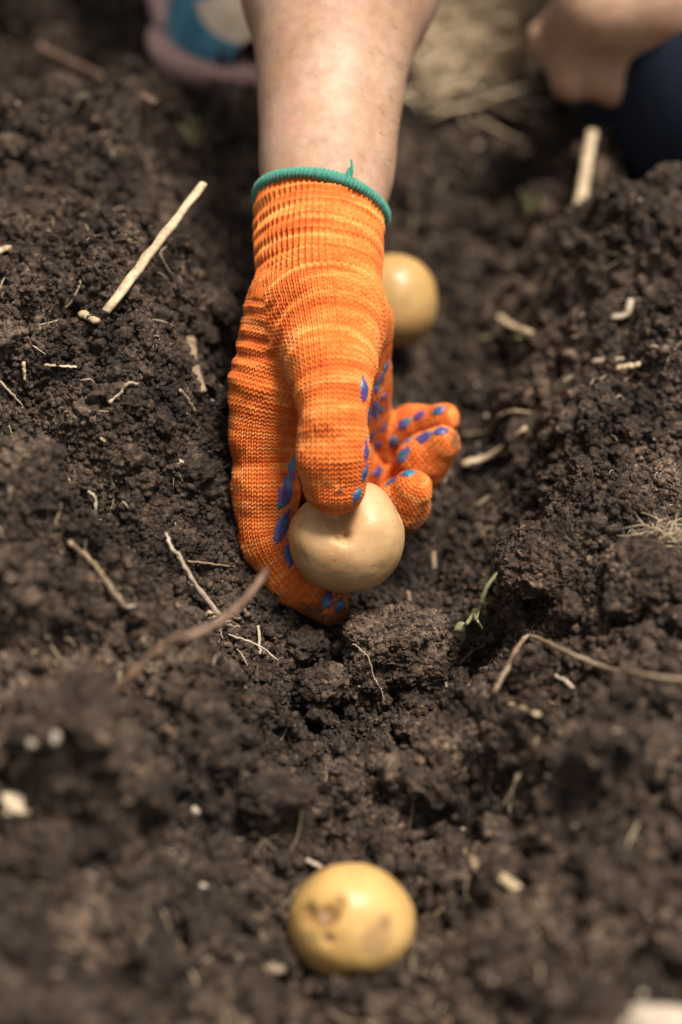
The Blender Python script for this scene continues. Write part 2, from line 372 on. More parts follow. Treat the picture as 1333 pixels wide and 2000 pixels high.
relax(2, 1.8)
BH = box(H, 4)
field(60000, .0009, .0018, .95, .1, yr=(-.16, .32))
H += .0013*n2(XX, YY, 400, 3, 21)
# soil pressed round the two potatoes lying in the furrow
for (a, b, c, zf) in [(.003, -.172, .0235, .001), (.030, .165, .021, -.006)]:
    d = np.sqrt((XX-a)**2+(YY-b)**2)
    bowl = zf+np.clip(d-.006, 0, 1)**2/.0235*1.1
    H = np.where(d < c, np.minimum(H, bowl), H)
def hs(x, y):
    x = np.asarray(x, float); y = np.asarray(y, float)
    fx = np.clip((x-X0)/CELL, 0, NX-1.001); fy = np.clip((y-Y0)/CELL, 0, NY-1.001)
    i = fx.astype(int); j = fy.astype(int); fx = fx-i; fy = fy-j
    z = H[i, j]*(1-fx)*(1-fy)+H[i+1, j]*fx*(1-fy)+H[i, j+1]*(1-fx)*fy+H[i+1, j+1]*fx*fy
    ins = smooth(0, .03, np.minimum(np.minimum(x-X0, X1-x), np.minimum(y-Y0, Y1-y)))
    return z*ins+base_h(x, y)*(1-ins)
def hit(px, py):
    D = np.arange(.55, 2.2, .0006)
    p = CAMP[None]+D[:, None]*(F_+R_*(px-666.5)*KPX+U_*(1000-py)*KPX)[None]
    b = p[:, 2] < hs(p[:, 0], p[:, 1])
    k = int(np.argmax(b)) if b.any() else len(D)-1
    return p[k], D[k]
# the sheet: fine where the picture looks, then widening out to the horizon
def axis(parts, ext):
    out = []
    for a, b, s in parts: out += list(np.arange(a, b-1e-9, s))
    out.append(parts[-1][1])
    lo, hi = [], []; s = .004; v = out[0]
    while v > -ext: v -= s; s *= 1.25; lo.append(v)
    s = .004; v = out[-1]
    while v < ext: v += s; s *= 1.25; hi.append(v)
    return np.array(lo[::-1]+out+hi)
ax_ = axis([(-.26, -.17, .0014), (-.17, .17, .00065), (.17, .26, .0014)], 60)
ay_ = axis([(-.34, -.12, .0011), (-.12, .14, .0006), (.14, .30, .001), (.30, .60, .0018), (.6, .8, .006)], 60)
GX, GY = np.meshgrid(ax_, ay_, indexing='ij')
gz = hs(GX.ravel(), GY.ravel())
gz += np.where((np.abs(GX.ravel()) > .5) | (GY.ravel() > 1.2) | (GY.ravel() < -.6), .04*vnoise(np.stack([GX.ravel()*1.5, GY.ravel()*1.5, GX.ravel()*0], 1), 5), 0)
a, b = GX.shape
idx = np.arange(a*b).reshape(a, b)
fq = np.stack([idx[:-1, :-1].ravel(), idx[1:, :-1].ravel(), idx[1:, 1:].ravel(), idx[:-1, 1:].ravel()], 1)
gv = np.stack([GX.ravel(), GY.ravel(), gz], 1)
wob = np.stack([vnoise(gv*900, 1)+2.2*vnoise(gv*330, 4), vnoise(gv*900, 2)+2.2*vnoise(gv*330, 5)], 1)*.00032      # small undercuts
msk = ((np.abs(gv[:, 0]) < .25) & (gv[:, 1] < .6) & (gv[:, 1] > -.33))
gv[:, :2] += wob*msk[:, None]
ground = mesh_np('ground', gv, fq, SOIL); tag(ground, kind='structure')
print('terrain', time.time()-T0)

# ------------------------------------------------------------------ icospheres, clods, crumbs
def icos(sub):
    t = (1+5**.5)/2
    v = np.array([(-1, t, 0), (1, t, 0), (-1, -t, 0), (1, -t, 0), (0, -1, t), (0, 1, t), (0, -1, -t), (0, 1, -t), (t, 0, -1), (t, 0, 1), (-t, 0, -1), (-t, 0, 1)], float)
    f = np.array([(0, 11, 5), (0, 5, 1), (0, 1, 7), (0, 7, 10), (0, 10, 11), (1, 5, 9), (5, 11, 4), (11, 10, 2), (10, 7, 6), (7, 1, 8),
                  (3, 9, 4), (3, 4, 2), (3, 2, 6), (3, 6, 8), (3, 8, 9), (4, 9, 5), (2, 4, 11), (6, 2, 10), (8, 6, 7), (9, 8, 1)])
    v /= np.linalg.norm(v, axis=1)[:, None]
    for _ in range(sub):
        e = np.sort(np.concatenate([f[:, [0, 1]], f[:, [1, 2]], f[:, [2, 0]]]), axis=1)
        u, inv = np.unique(e, axis=0, return_inverse=True); inv = inv.ravel()
        m = v[u[:, 0]]+v[u[:, 1]]; m /= np.linalg.norm(m, axis=1)[:, None]
        k = len(f); a, b, c = inv[:k]+len(v), inv[k:2*k]+len(v), inv[2*k:]+len(v)
        v = np.concatenate([v, m])
        f = np.concatenate([np.stack([f[:, 0], a, c], 1), np.stack([f[:, 1], b, a], 1), np.stack([f[:, 2], c, b], 1), np.stack([a, b, c], 1)])
    return v, f
ICO = {k: icos(k) for k in (1, 2, 3, 5, 6, 7)}
def rot_rand(n):
    q = rng.normal(size=(n, 4)); q /= np.linalg.norm(q, axis=1)[:, None]
    w, x, y, z = q.T
    return np.stack([np.stack([1-2*(y*y+z*z), 2*(x*y-w*z), 2*(x*z+w*y)], 1), np.stack([2*(x*y+w*z), 1-2*(x*x+z*z), 2*(y*z-w*x)], 1),
                     np.stack([2*(x*z-w*y), 2*(y*z+w*x), 1-2*(x*x+y*y)], 1)], 1)
TPL = {}
for sub in (1, 2):
    v, f = ICO[sub]; L = []
    for k in range(14):
        d = 1+.42*fbm(v*1.5+k*7.7, 3, k)+(.16*vnoise(v*5+k, k) if sub == 2 else .12*rng.normal(size=len(v)))
        L.append(v*d[:, None]*np.array([1, rng.uniform(.7, 1), rng.uniform(.6, .95)]))
    TPL[sub] = L
def scatter(pos, rad, sub):
    """merge many crumbs -> v, f"""
    v0, f0 = ICO[sub]; n = len(pos); Rm = rot_rand(n); tp = np.array(TPL[sub])[rng.integers(0, 14, n)]
    vv = np.einsum('nij,nkj->nki', Rm, tp)*rad[:, None, None]+pos[:, None]
    ff = f0[None]+(np.arange(n)*len(v0))[:, None, None]
    return vv.reshape(-1, 3), ff.reshape(-1, 3)
VS, FS, off = [], [], 0
def addc(x, y, r, lift, sub):
    global off
    z = hs(x, y)+r*lift
    v, f = scatter(np.stack([x, y, z], 1), r, sub); VS.append(v); FS.append(f+off); off += len(v)
def ok_mask(x, y):
    e = .0015; g = np.hypot(hs(x+e, y)-hs(x-e, y), hs(x, y+e)-hs(x, y-e))/(2*e); m = rng.random(len(x)) < .35+.30*np.minimum(g, 3)
    for a, b, c in KEEP[:2]: m &= (x-a)**2+(y-b)**2 > (c*.9)**2
    return m
n_ = 46000                                             # near the plane of focus
x = rng.uniform(-.17, .17, n_); y = rng.normal(.0, .055, n_)-.0; m = ok_mask(x, y); x, y = x[m], y[m]
r = .00055*(3.2)**(rng.random(len(x))**1.7); addc(x, y, r, rng.uniform(.0, .7, len(x)), 1)
n_ = 26000
x = rng.uniform(-.22, .22, n_); y = rng.uniform(-.30, .42, n_); m = ok_mask(x, y); x, y = x[m], y[m]
r = .0009*(3)**(rng.random(len(x))**1.5); addc(x, y, r, rng.uniform(.0, .6, len(x)), 1)
n_ = 4200
x = rng.uniform(-.22, .22, n_); y = rng.uniform(-.30, .45, n_); m = ok_mask(x, y); x, y = x[m], y[m]
r = .002*(2.4)**(rng.random(len(x))**1.8); addc(x, y, r, rng.uniform(-.1, .5, len(x)), 2)
TPL[3] = []
for k in range(14):
    v, f = ICO[3]; sc_ = np.array([1, rng.uniform(.7, 1), rng.uniform(.55, .85)])
    d = 1+.45*fbm(v*1.3+k*5.3, 3, k+40); d += .22*(1-2*np.abs(vnoise(v*3.1+k, k)))+.13*(1-2*np.abs(vnoise(v*7+k, k+5)))+.07*vnoise(v*16+k, k+9)
    TPL[3].append(v*d[:, None]*sc_)
n_ = 900; x = rng.uniform(-.21, .21, n_); y = rng.uniform(-.27, .44, n_); r = .0028*(2.9)**(rng.random(n_)**1.9)
m = np.array([far_from_keep(x[k], y[k], r[k]*.8) and not (abs(x[k]-.02) < .045 and -.045 < y[k] < .11) for k in range(n_)]); x, y, r = x[m], y[m], r[m]
addc(x, y, r, rng.uniform(-.25, .35, len(x)), 3)
n_ = 240; x = rng.uniform(-.16, .16, n_); y = rng.uniform(-.24, -.07, n_); r = .004*(2.4)**(rng.random(n_)**1.3)
m = np.array([far_from_keep(x[k], y[k], r[k]) and (abs(x[k]-xc_of(y[k])) > .022 or r[k] < .0055) for k in range(n_)]); x, y, r = x[m], y[m], r[m]
addc(x, y, r, rng.uniform(-.3, .25, len(x)), 3)
for a, b, rr in ((.003, -.172, .0205), (.026, .165, .020)):       # crumbs pushed up against the lying potatoes
    n_ = 520; th = rng.uniform(0, 2*math.pi, n_); q = rr+rng.uniform(-.001, .007, n_); r = .0007*(3.6)**(rng.random(n_)**1.6)
    x, y = a+q*np.cos(th), b+q*np.sin(th); addc(x, y, r, rng.uniform(.1, 1.6, n_), 2)
cr = mesh_np('soil_crumbs', np.concatenate(VS), np.concatenate(FS), SOIL)
tag(cr, 'loose dark brown soil crumbs scattered over the furrow and its banks', 'soil crumbs', kind='stuff')
print('crumbs', time.time()-T0)

def clod(c, r, sc, label, seed, sub=6, rough=1.):
    v, f = ICO[sub]; v = v.copy()
    d = 1+.30*fbm(v*1.2+seed, 3, seed)
    w = v*d[:, None]*np.array(sc)
    big = r/.018
    dd = .0
    for fr, am, sd in ((2.2, .10, 1), (5.5*big**.5, .055, 2), (12*big, .030, 3), (26*big, .016, 4)):
        nv = np.abs(vnoise(v*fr+seed*3, seed+sd)); dd = dd+am*(1-nv*2.2)
    w = w+v*(dd*rough)[:, None]
    w = w*r
    n = int(900*big*big*(1 if sub >= 6 else .3)); k = rng.integers(0, len(w), n); rr = .0005*3.0**(rng.random(n)**1.6)*(1 if big < 1.3 else 1.2)
    cv, cf = scatter(w[k], rr, 1)
    o = mesh_np('soil_clod', np.concatenate([w, cv])+np.array(c), np.concatenate([f, cf+len(w)]), SOIL, loc=c)
    tag(o, label, 'soil clod', 'large clods lying in and beside the furrow'); return o
clod(P(768, 1272, .912), .0178, (1.12, .95, .98), 'large crumbly soil clod on the furrow floor just right below the held potato', 5, 7)
clod(P(592, 1262, .905), .0068, (1.1, 1, .8), 'small grey brown clod under the tip of the curled gloved finger', 8, 5)
clod(P(622, 1345, .893), .0085, (1, 1, .95), 'fist shaped dark clod at the left edge of the black pit below the large clod', 11, 6)
p, D = hit(1125, 1070); clod(p+np.array([.002, .004, -.013]), .019, (1.25, 1.1, .7), 'broad pale topped clod capping the right bank beside the green seedling', 15, 7)
p, D = hit(1265, 1120); clod(p+np.array([0, .0, -.004]), .015, (1.1, 1, .8), 'clod on the right bank just below the dry root tuft', 19, 6)
clod(P(1180, 1405, .835), .0125, (1.05, 1, .95), 'round dark blurred clod raised in front on the right bank', 23, 6, .6)
p, D = hit(840, 1370); clod(p+np.array([0, 0, -.002]), .011, (1.2, 1, .85), 'clod at the right edge of the black pit, with a short straw standing on it', 27, 6)
p, D = hit(520, 1560); clod(p, .009, (1.2, 1, .8), 'smooth rounded grey clod left above the front potato', 31, 5, .5)
p, D = hit(490, 1385); clod(p, .006, (1.1, 1, .8), 'small rounded clod left of the fist shaped clod', 33, 5, .5)
p, D = hit(880, 1380+60); clod(p+np.array([0, 0, -.003]), .010, (1.2, 1, .8), 'wide dull clod right below the black pit, in front of the straw clod', 35, 6)

# ------------------------------------------------------------------ potatoes
def potato(name, c, rad, dents, lobes, mat, label, seed, grooves=()):
    """rad in the camera frame (right, up, forward); dents (dir, angular size, depth)"""
    v, f = ICO[6]; d = np.ones(len(v))
    d += .04*fbm(v*1.1+seed, 2, seed)+.004*fbm(v*5+seed, 2, seed+3)
    for dr, s, a in dents:
        dr = np.array(dr, float); dr /= np.linalg.norm(dr); ang = np.arccos(np.clip(v@dr, -1, 1)); d -= a*np.exp(-(ang/s)**2)
    for p0, p1, w0, w1, a0, a1 in grooves:            # folds running across the skin
        A = np.array(p0, float); A /= np.linalg.norm(A); Bq = np.array(p1, float); Bq /= np.linalg.norm(Bq); ab = Bq-A
        t = np.clip(((v-A)@ab)/(ab@ab), 0, 1); ds = np.linalg.norm(v-A-t[:, None]*ab, axis=1); ww = w0+(w1-w0)*t; aa = a0+(a1-a0)*t
        d -= aa*np.exp(-(ds/ww)**1.5)
    for dr, s, a in lobes:
        dr = np.array(dr, float); dr /= np.linalg.norm(dr); ang = np.arccos(np.clip(v@dr, -1, 1)); d += a*np.exp(-(ang/s)**2)
    w = v*d[:, None]*np.array(rad)
    B = np.stack([R_, U_, F_], 1); w = w@B.T
    o = mesh_np(name, w+c, f, mat, loc=c); tag(o, label, 'potato'); return o
def camdir(x, y, z): return tuple(R_*x+U_*y+F_*z)
PC = P(678, 1050, .900)
r0 = .0212
def od(x, y, z, k=1): return tuple((R_*x+U_*y+F_*z)*r0*k)
m_held = potato_mat('held_potato_skin', (.47, .265, .112), (.60, .375, .185), [
    (od(-.20, .22, -.80), .0026, (.28, .14, .06), .5), (od(-.08, .08, -.84), .0012, (.16, .08, .03), .7), (od(.5, .17, -.84), .0007, (.22, .12, .06), .5),
    (od(-.16, .02, -.84), .0009, (.2, .1, .05), .5), (od(-.85, .1, -.5), .004, (.50, .30, .14), .3)])
held = potato('potato', PC, (.0214, .0205, .0212), [((-.16, .30, -.92), .38, .19), ((-.55, .80, -.3), .42, .12), ((.98, .45, -.2), .1, .04)],
              [((.42, .80, -.30), .40, .14), ((.62, .30, -.70), .38, .08), ((-.72, -.05, -.66), .34, .09), ((.3, -.6, -.5), .6, .02)], m_held,
              'smooth kidney dented yellow potato held in the orange glove', 3,
              [((-.30, .55, -.85), (-.05, .05, -1), .24, .11, .24, .15), ((-.05, .05, -1), (.03, -.16, -1), .11, .06, .14, .0), ((-.80, .38, -.5), (-.70, -.40, -.62), .07, .06, .05, .015)])
CF = P(685, 1800, .795)
r0 = .0205
m_front = potato_mat('front_potato_skin', (.49, .28, .085), (.62, .395, .145), [
    (od(-.36, .22, -.85), .0032, (.15, .07, .02), .9), (od(-.72, .22, -.62), .0028, (.20, .10, .03), .8), (od(-.35, -.13, -.9), .0010, (.14, .06, .04), .8),  # first spot paints the dark shadow of the eye dent
    (od(.40, -.12, -.86), .0042, (.29, .17, .09), .6), (od(.52, .13, -.82), .0022, (.27, .15, .08), .75), (od(.1, -.78, -.6), .003, (.30, .16, .05), .6)])
front = potato('potato', CF, (.0205, .0196, .021), [((-.30, .30, -.88), .15, .17), ((-.20, .46, -.86), .10, .08), ((-.66, .26, -.68), .16, .15), ((-.35, -.13, -.92), .08, .07), ((.1, -.85, -.5), .22, .08), ((.5, .0, -.8), .25, .025)],
               [((-.1, .3, -1), .6, .02), ((.62, -.45, -.4), .5, .06), ((-.45, .62, -.35), .45, .05), ((-.5, -.5, -.6), .4, .02)], m_front, 'yellow potato with brown blotches sitting alone in the furrow in front of the hand', 8)
CB = P(771, 587, 1.030)
r0 = .02
m_back = potato_mat('back_potato_skin', (.42, .24, .08), (.52, .32, .12), [])
back = potato('potato', CB, (.0188, .0200, .020), [], [((.3, .5, -.5), .5, .02)], m_back, 'plain blurred potato lying in the furrow behind the gloved wrist', 12)
for o in (held, front, back): o['group'] = 'seed potatoes'
print('potatoes', time.time()-T0)

# ------------------------------------------------------------------ signed distance bodies
def cones_sdf(p, a, b, ra, rb):
    ab = b-a; t = np.clip(((p-a)@ab)/(ab@ab), 0, 1)
    q = p-a-t[:, None]*ab
    return np.sqrt((q*q).sum(1))-(ra+(rb-ra)*t)
def smin(a, b, k):
    h = np.clip(.5+.5*(b-a)/k, 0, 1); return b*(1-h)+a*h-k*h*(1-h)
def nets(xs, ys, zs, Fv):
    """surface nets on a rectilinear grid"""
    nx, ny, nz = Fv.shape; ins = Fv < 0
    s = np.zeros((nx-1, ny-1, nz-1), int)
    for dx in (0, 1):
        for dy in (0, 1):
            for dz in (0, 1): s += ins[dx:nx-1+dx, dy:ny-1+dy, dz:nz-1+dz]
    act = (s > 0) & (s < 8); ci = np.argwhere(act); idm = np.full(act.shape, -1); idm[act] = np.arange(len(ci))
    acc = np.zeros((len(ci), 3)); cnt = np.zeros(len(ci)); G = (xs, ys, zs)
    cs = [(0, 0, 0), (1, 0, 0), (0, 1, 0), (1, 1, 0), (0, 0, 1), (1, 0, 1), (0, 1, 1), (1, 1, 1)]
    for i in range(8):
        for ax in range(3):
            if cs[i][ax]: continue
            A = ci+np.array(cs[i]); B = A.copy(); B[:, ax] += 1
            fa = Fv[A[:, 0], A[:, 1], A[:, 2]]; fb = Fv[B[:, 0], B[:, 1], B[:, 2]]; m = (fa < 0) != (fb < 0)
            t = np.where(m, fa/np.where(m, fa-fb, 1), 0)
            pa = np.stack([G[k][A[:, k]] for k in range(3)], 1); pb = np.stack([G[k][B[:, k]] for k in range(3)], 1)
            acc += (pa+(pb-pa)*t[:, None])*m[:, None]; cnt += m
    v = acc/cnt[:, None]; Q = []
    for ax in range(3):
        o1, o2 = [(1, 2), (2, 0), (0, 1)][ax]
        sl0 = [slice(None)]*3; sl1 = [slice(None)]*3; sl0[ax] = slice(0, -1); sl1[ax] = slice(1, None)
        a = ins[tuple(sl0)]; b = ins[tuple(sl1)]; e = np.argwhere(a != b)
        ok = (e[:, o1] > 0) & (e[:, o2] > 0) & (e[:, o1] < Fv.shape[o1]-1) & (e[:, o2] < Fv.shape[o2]-1); e = e[ok]
        fl = a[e[:, 0], e[:, 1], e[:, 2]]
        def g(d1, d2):
            q = e.copy(); q[:, o1] -= d1; q[:, o2] -= d2; return idm[q[:, 0], q[:, 1], q[:, 2]]
        q = np.stack([g(1, 1), g(0, 1), g(0, 0), g(1, 0)], 1); q[~fl] = q[~fl][:, ::-1]; Q.append(q)
    return v, np.concatenate(Q)[:, ::-1]
def L(px, py, D): return np.array([(px-666.5)*KPX*D, (1000-py)*KPX*D, D])      # camera aligned frame
B3 = np.stack([R_, U_, F_], 1)
def to_world(p): return p@B3.T+CAMP
def to_loc(p): return (p-CAMP)@B3

CH = {   # chains of joints of the gloved right hand: (px, py, distance, radius)
 'wrist': [(634, 330, .936, .0240), (626, 412, .929, .0236), (622, 500, .921, .0233), (624, 600, .912, .0235), (632, 650, .908, .022)],
 'thumb': [(634, 610, .901, .0205), (645, 705, .887, .0160), (650, 765, .880, .0130), (651, 830, .876, .0118), (652, 890, .876, .0118), (653, 946, .879, .0113)],
 'index': [(585, 620, .913, .0205), (535, 760, .912, .0165), (519, 850, .914, .0128), (519, 950, .915, .0112), (524, 1055, .918, .0103), (572, 1130, .918, .0094), (641, 1181, .917, .0072)],
 'middle': [(612, 640, .926, .017), (592, 875, .935, .0125), (672, 1000, .956, .0108), (735, 1040, .950, .0092), (782, 988, .934, .0096), (806, 955, .926, .0076)],
 'ring': [(650, 640, .932, .017), (650, 860, .950, .0120), (725, 965, .972, .0100), (782, 962, .968, .0086), (826, 902, .952, .0090), (866, 866, .943, .0064)],
 'little': [(690, 640, .930, .0145), (702, 740, .945, .0125), (704, 820, .960, .0115), (758, 895, .975, .0090), (806, 838, .962, .0076), (868, 818, .950, .0058)],
}
def chain_sdf(p, pts, k, off=0.):
    d = None
    for (a, b) in zip(pts[:-1], pts[1:]):
        e = cones_sdf(p, L(*a[:3]), L(*b[:3]), a[3]-off, b[3]-off)
        d = e if d is None else smin(d, e, k)
    return d
def hand_sdf(p, off=0., wrist=True):
    d = chain_sdf(p, CH['wrist'], .004, off) if wrist else None
    def j(a, b, k): return b if a is None else smin(a, b, k)
    d = j(d, chain_sdf(p, CH['thumb'][:3], .003, off), .010)
    d = j(d, chain_sdf(p, CH['index'][:3], .003, off), .0062)
    for nme in ('middle', 'ring'): d = j(d, chain_sdf(p, CH[nme][:2], .002, off), .008)
    d = j(d, chain_sdf(p, CH['little'][:3], .002, off), .008)
    d = j(d, chain_sdf(p, CH['thumb'][2:], .003, off), .0030)
    d = j(d, chain_sdf(p, CH['index'][2:], .005, off), .0035)
    fg = None
    for nme, s in (('middle', 1), ('ring', 1), ('little', 2)):
        e = chain_sdf(p, CH[nme][s:], .005, off); fg = e if fg is None else smin(fg, e, .0006)
    return j(d, fg, .0025)
# the glove
cuffc = L(626, 408, .930)
ax_arm = L(638, 330, .936)-L(622, 500, .921); ax_arm /= np.linalg.norm(ax_arm)
ax_cut = ax_arm+np.array([.10, 0, .0]); ax_cut /= np.linalg.norm(ax_cut)
st = .00105
xs = np.arange(-.052, .056, st); ys = np.arange(-.052, .135, st); zs = np.arange(.848, .992, st)
A, Bm, Cm = np.meshgrid(xs, ys, zs, indexing='ij'); pp = np.stack([A.ravel(), Bm.ravel(), Cm.ravel()], 1)
Fv = np.empty(len(pp)); 
for s in range(0, len(pp), 400000):
    q = pp[s:s+400000]; d = hand_sdf(q); Fv[s:s+400000] = np.maximum(d, (q-cuffc)@ax_cut)
gvv, gff = nets(xs, ys, zs, Fv.reshape(A.shape)); del A, Bm, Cm, pp, Fv
print('glove nets', len(gvv), time.time()-T0)
tmp = mesh_np('tmp', gvv, gff)
md = tmp.modifiers.new('s', 'SUBSURF'); md.levels = 2; md.render_levels = 2
dg = bpy.context.evaluated_depsgraph_get(); ev = tmp.evaluated_get(dg); me2 = bpy.data.meshes.new_from_object(ev)
nv = len(me2.vertices); co = np.empty(nv*3, np.float32); me2.vertices.foreach_get('co', co); co = co.reshape(-1, 3).astype(float)
no = np.empty(nv*3, np.float32); me2.vertices.foreach_get('normal', no); no = no.reshape(-1, 3).astype(float)
lf = np.empty(len(me2.loops), np.int32); me2.loops.foreach_get('vertex_index', lf); lf = lf.reshape(-1, 4)
bpy.data.objects.remove(tmp); bpy.data.meshes.remove(me2)
# knit coordinates: per region the distance along the chain and round it
REG = {'T': CH['wrist'][:4]+CH['thumb'][1:], 'I': CH['index'], 'M': CH['middle'], 'R': CH['ring'], 'L': CH['little']}
def spline(pts, step=.0022):
    q = np.array([list(L(*a[:3]))+[a[3]] for a in pts]); Pp = np.concatenate([[2*q[0]-q[1]], q, [2*q[-1]-q[-2]]]); out = []
    for i in range(len(q)-1):
        n = max(2, int(np.linalg.norm(q[i+1, :3]-q[i, :3])/step))
        for k in range(n):
            t = k/n; a, b, c, d = Pp[i:i+4]; out.append(.5*((2*b)+(-a+c)*t+(2*a-5*b+4*c-d)*t*t+(-a+3*b-3*c+d)*t**3))
    out.append(q[-1]); out = np.array(out)
    for _ in range(6): out[1:-1] = (out[:-2]+2*out[1:-1]+out[2:])/4
    return out
def reg_uv(p, pts):
    sp = spline(pts); c = sp[:, :3]; rad = sp[:, 3]; T = np.gradient(c, axis=0); T /= np.linalg.norm(T, axis=1)[:, None]
    sl = np.concatenate([[0], np.cumsum(np.linalg.norm(np.diff(c, axis=0), axis=1))])
    ref = np.zeros_like(c); r0_ = np.array([0, 0, -1.]); 
    for k in range(len(c)): r0_ = r0_-T[k]*(r0_@T[k]); r0_ = r0_/np.linalg.norm(r0_); ref[k] = r0_
    N = len(p); kb = np.zeros(N, int)
    for s in range(0, N, 100000):
        q = p[s:s+100000]; d2 = (q*q).sum(1)[:, None]-2*q@c.T+(c*c).sum(1)[None]; kb[s:s+100000] = d2.argmin(1)
    f = ((p-c[kb])*T[kb]).sum(1); k0 = np.where(f >= 0, kb, kb-1); over = np.where(k0 >= len(c)-1, f, 0); k0 = np.clip(k0, 0, len(c)-2)
    f0 = ((p-c[k0])*T[k0]).sum(1); f1 = ((p-c[k0+1])*T[k0+1]).sum(1); t = np.clip(f0/np.where(np.abs(f0-f1) < 1e-9, 1, f0-f1), 0, 1)
    cc = c[k0]*(1-t)[:, None]+c[k0+1]*t[:, None]; r = rad[k0]*(1-t)+rad[k0+1]*t; rf = ref[k0]*(1-t)[:, None]+ref[k0+1]*t[:, None]; tt = T[k0]*(1-t)[:, None]+T[k0+1]*t[:, None]
    q = p-cc; dist = np.sqrt((q*q).sum(1)); sd = np.cross(tt, rf)
    vv = sl[k0]*(1-t)+sl[k0+1]*t+np.where(over > 0, r*np.arcsin(np.clip(over/np.maximum(dist, 1e-6), 0, 1)), 0)
    lat = np.sqrt(np.maximum(dist**2-over**2, 0)); rr_ = np.where(over > 0, lat, dist)*.6+r*.4
    return dist-r, vv, np.arctan2((q*sd).sum(1), (q*rf).sum(1)), rr_
keys = list(REG); RU = [reg_uv(co, REG[k]) for k in keys]
D5 = np.stack([r[0] for r in RU]); D5[0] -= .0005
vreg = D5.argmin(0); srt = np.sort(D5, 0); gap = srt[1]-srt[0]
ar = np.arange(nv)
VV = np.stack([r[1] for r in RU]); TH = np.stack([r[2] for r in RU]); RR = np.stack([r[3] for r in RU])
WALE = .00205; ROWH = .00150
def stitch(u, v, amp=1.):
    """height of a knitted V stitch, u and v in metres"""
    fu = (u/WALE) % 1.; k = np.abs(2*fu-1)
    r = (v/ROWH-.55*k) % 1.
    s = np.sin(np.pi*((2*fu) % 1.))**.6
    s = np.maximum(s, .5*np.exp(-((fu-.5)/.10)**2))
    return (np.sin(np.pi*r)**.6*.66+.34)*s
vr, tr, rr = VV[vreg, ar], TH[vreg, ar], RR[vreg, ar]
u_ = rr*tr; v_ = vr
py_ = 1000-co[:, 1]/co[:, 2]/KPX
cuffness = smooth(545, 505, py_)
h = stitch(u_, v_)
fu = (u_/(WALE*1.15)) % 1.
rib = (np.sin(np.pi*fu)**.7)*(.45+.55*(np.sin(np.pi*((v_/(ROWH*2.0)) % 1.))**.7))
h = h*(1-cuffness)+1.35*rib*cuffness
seam = (vreg == 0)*smooth(735, 660, py_)*np.exp(-((u_-.0034)/.0005)**2); h = h-seam*.55
big = .0007*fbm(co*55, 3, 4)+.0004*fbm(co*150, 2, 6)
# cross wrinkles where the glove bunches on the back of the hand
wr = np.exp(-((py_-700)/95)**2)*smooth(30, -70, (co[:, 0]/co[:, 2]/KPX+666.5)-575)
vw = v_+.003*fbm(co*60, 2, 8)
big += wr*.00045*np.sin(vw*2*np.pi/.0062)
big += .00035*cuffness*np.sin(v_*2*np.pi/.0056)
ringw = np.exp(-((py_-610)/45)**2); big += ringw*.00035*np.sin((v_+.0015*fbm(co*70, 2, 5))*2*np.pi/.0050)
damp = smooth(.0002, .0012, gap)
capd = py_ < 425
newc = co+no*((h-.6)*.00135*np.where(capd, .6, 1)+big)[:, None]
# gathered tip of the thumb
tipd = newc-L(662, 958, .868); td = np.sqrt((tipd**2).sum(1)); newc += no*(-.0004*np.exp(-(td/.0009)**2)+.0005*np.exp(-((td-.0022)/.0009)**2)*(.5+.5*np.sin(np.arctan2(tipd[:, 1], tipd[:, 0])*5)))[:, None]
fcen = vreg[lf]; freg = np.sort(fcen, 1)[:, 1]
UVc = np.empty((len(lf), 4, 2)); 
thf = TH[freg[:, None], lf]; ref = thf[:, :1]; thf = ref+(thf-ref+np.pi) % (2*np.pi)-np.pi
UVc[:, :, 0] = (RR[freg[:, None], lf]*thf)/WALE+freg[:, None]*37.; UVc[:, :, 1] = VV[freg[:, None], lf]/ROWH+freg[:, None]*91.

# ------------------------------------------------------------------ person
person = empty('person', (.05, .62, 0))
tag(person, 'person kneeling over the furrow with bare forearm, reaching down in an orange knitted glove', 'person')
glove = mesh_np('glove', to_world(newc), lf, M_GLOVE, person)
uvl = glove.data.uv_layers.new(name='knit'); uvl.data.foreach_set('uv', UVc.astype(np.float32).ravel())
glove['label'] = 'orange knitted work glove with blue rubber grips'
print('glove', nv, time.time()-T0)
# hem: a rolled green yarn ring round the cuff
def hem():
    nu, nw = 360, 20
    e1 = np.array([1., 0, 0])-ax_cut*ax_cut[0]; e1 /= np.linalg.norm(e1); e2 = np.cross(ax_cut, e1)
    c = cuffc+ax_cut*.0003; V_, UVv = [], []
    for i in range(nu):
        a = 2*math.pi*i/nu; dr = e1*math.cos(a)+e2*math.sin(a)
        # radius where this direction leaves the glove body
        ts = np.linspace(.018, .034, 120); dd = hand_sdf(c+dr[None]*ts[:, None]); R = ts[np.argmax(dd > 0)]+.0003
        for j in range(nw):
            b = 2*math.pi*j/nw; r =  .00185*(1+.18*math.sin(i*2*math.pi/3.6+b)+.10*math.sin(a*5+1))
            V_.append(c+dr*(R+r*math.cos(b))+ax_cut*(r*1.15*math.sin(b))); UVv.append((i*.45, j*.4))
    F = [(i*nw+j, ((i+1) % nu)*nw+j, ((i+1) % nu)*nw+(j+1) % nw, i*nw+(j+1) % nw) for i in range(nu) for j in range(nw)]
    o = mesh_np('cuff_hem', to_world(np.array(V_)), F, M_HEM, glove)
    ul = o.data.uv_layers.new(name='knit'); ff = np.array(F).ravel(); ul.data.foreach_set('uv', np.array(UVv, np.float32)[ff].ravel())
    return o
hem()
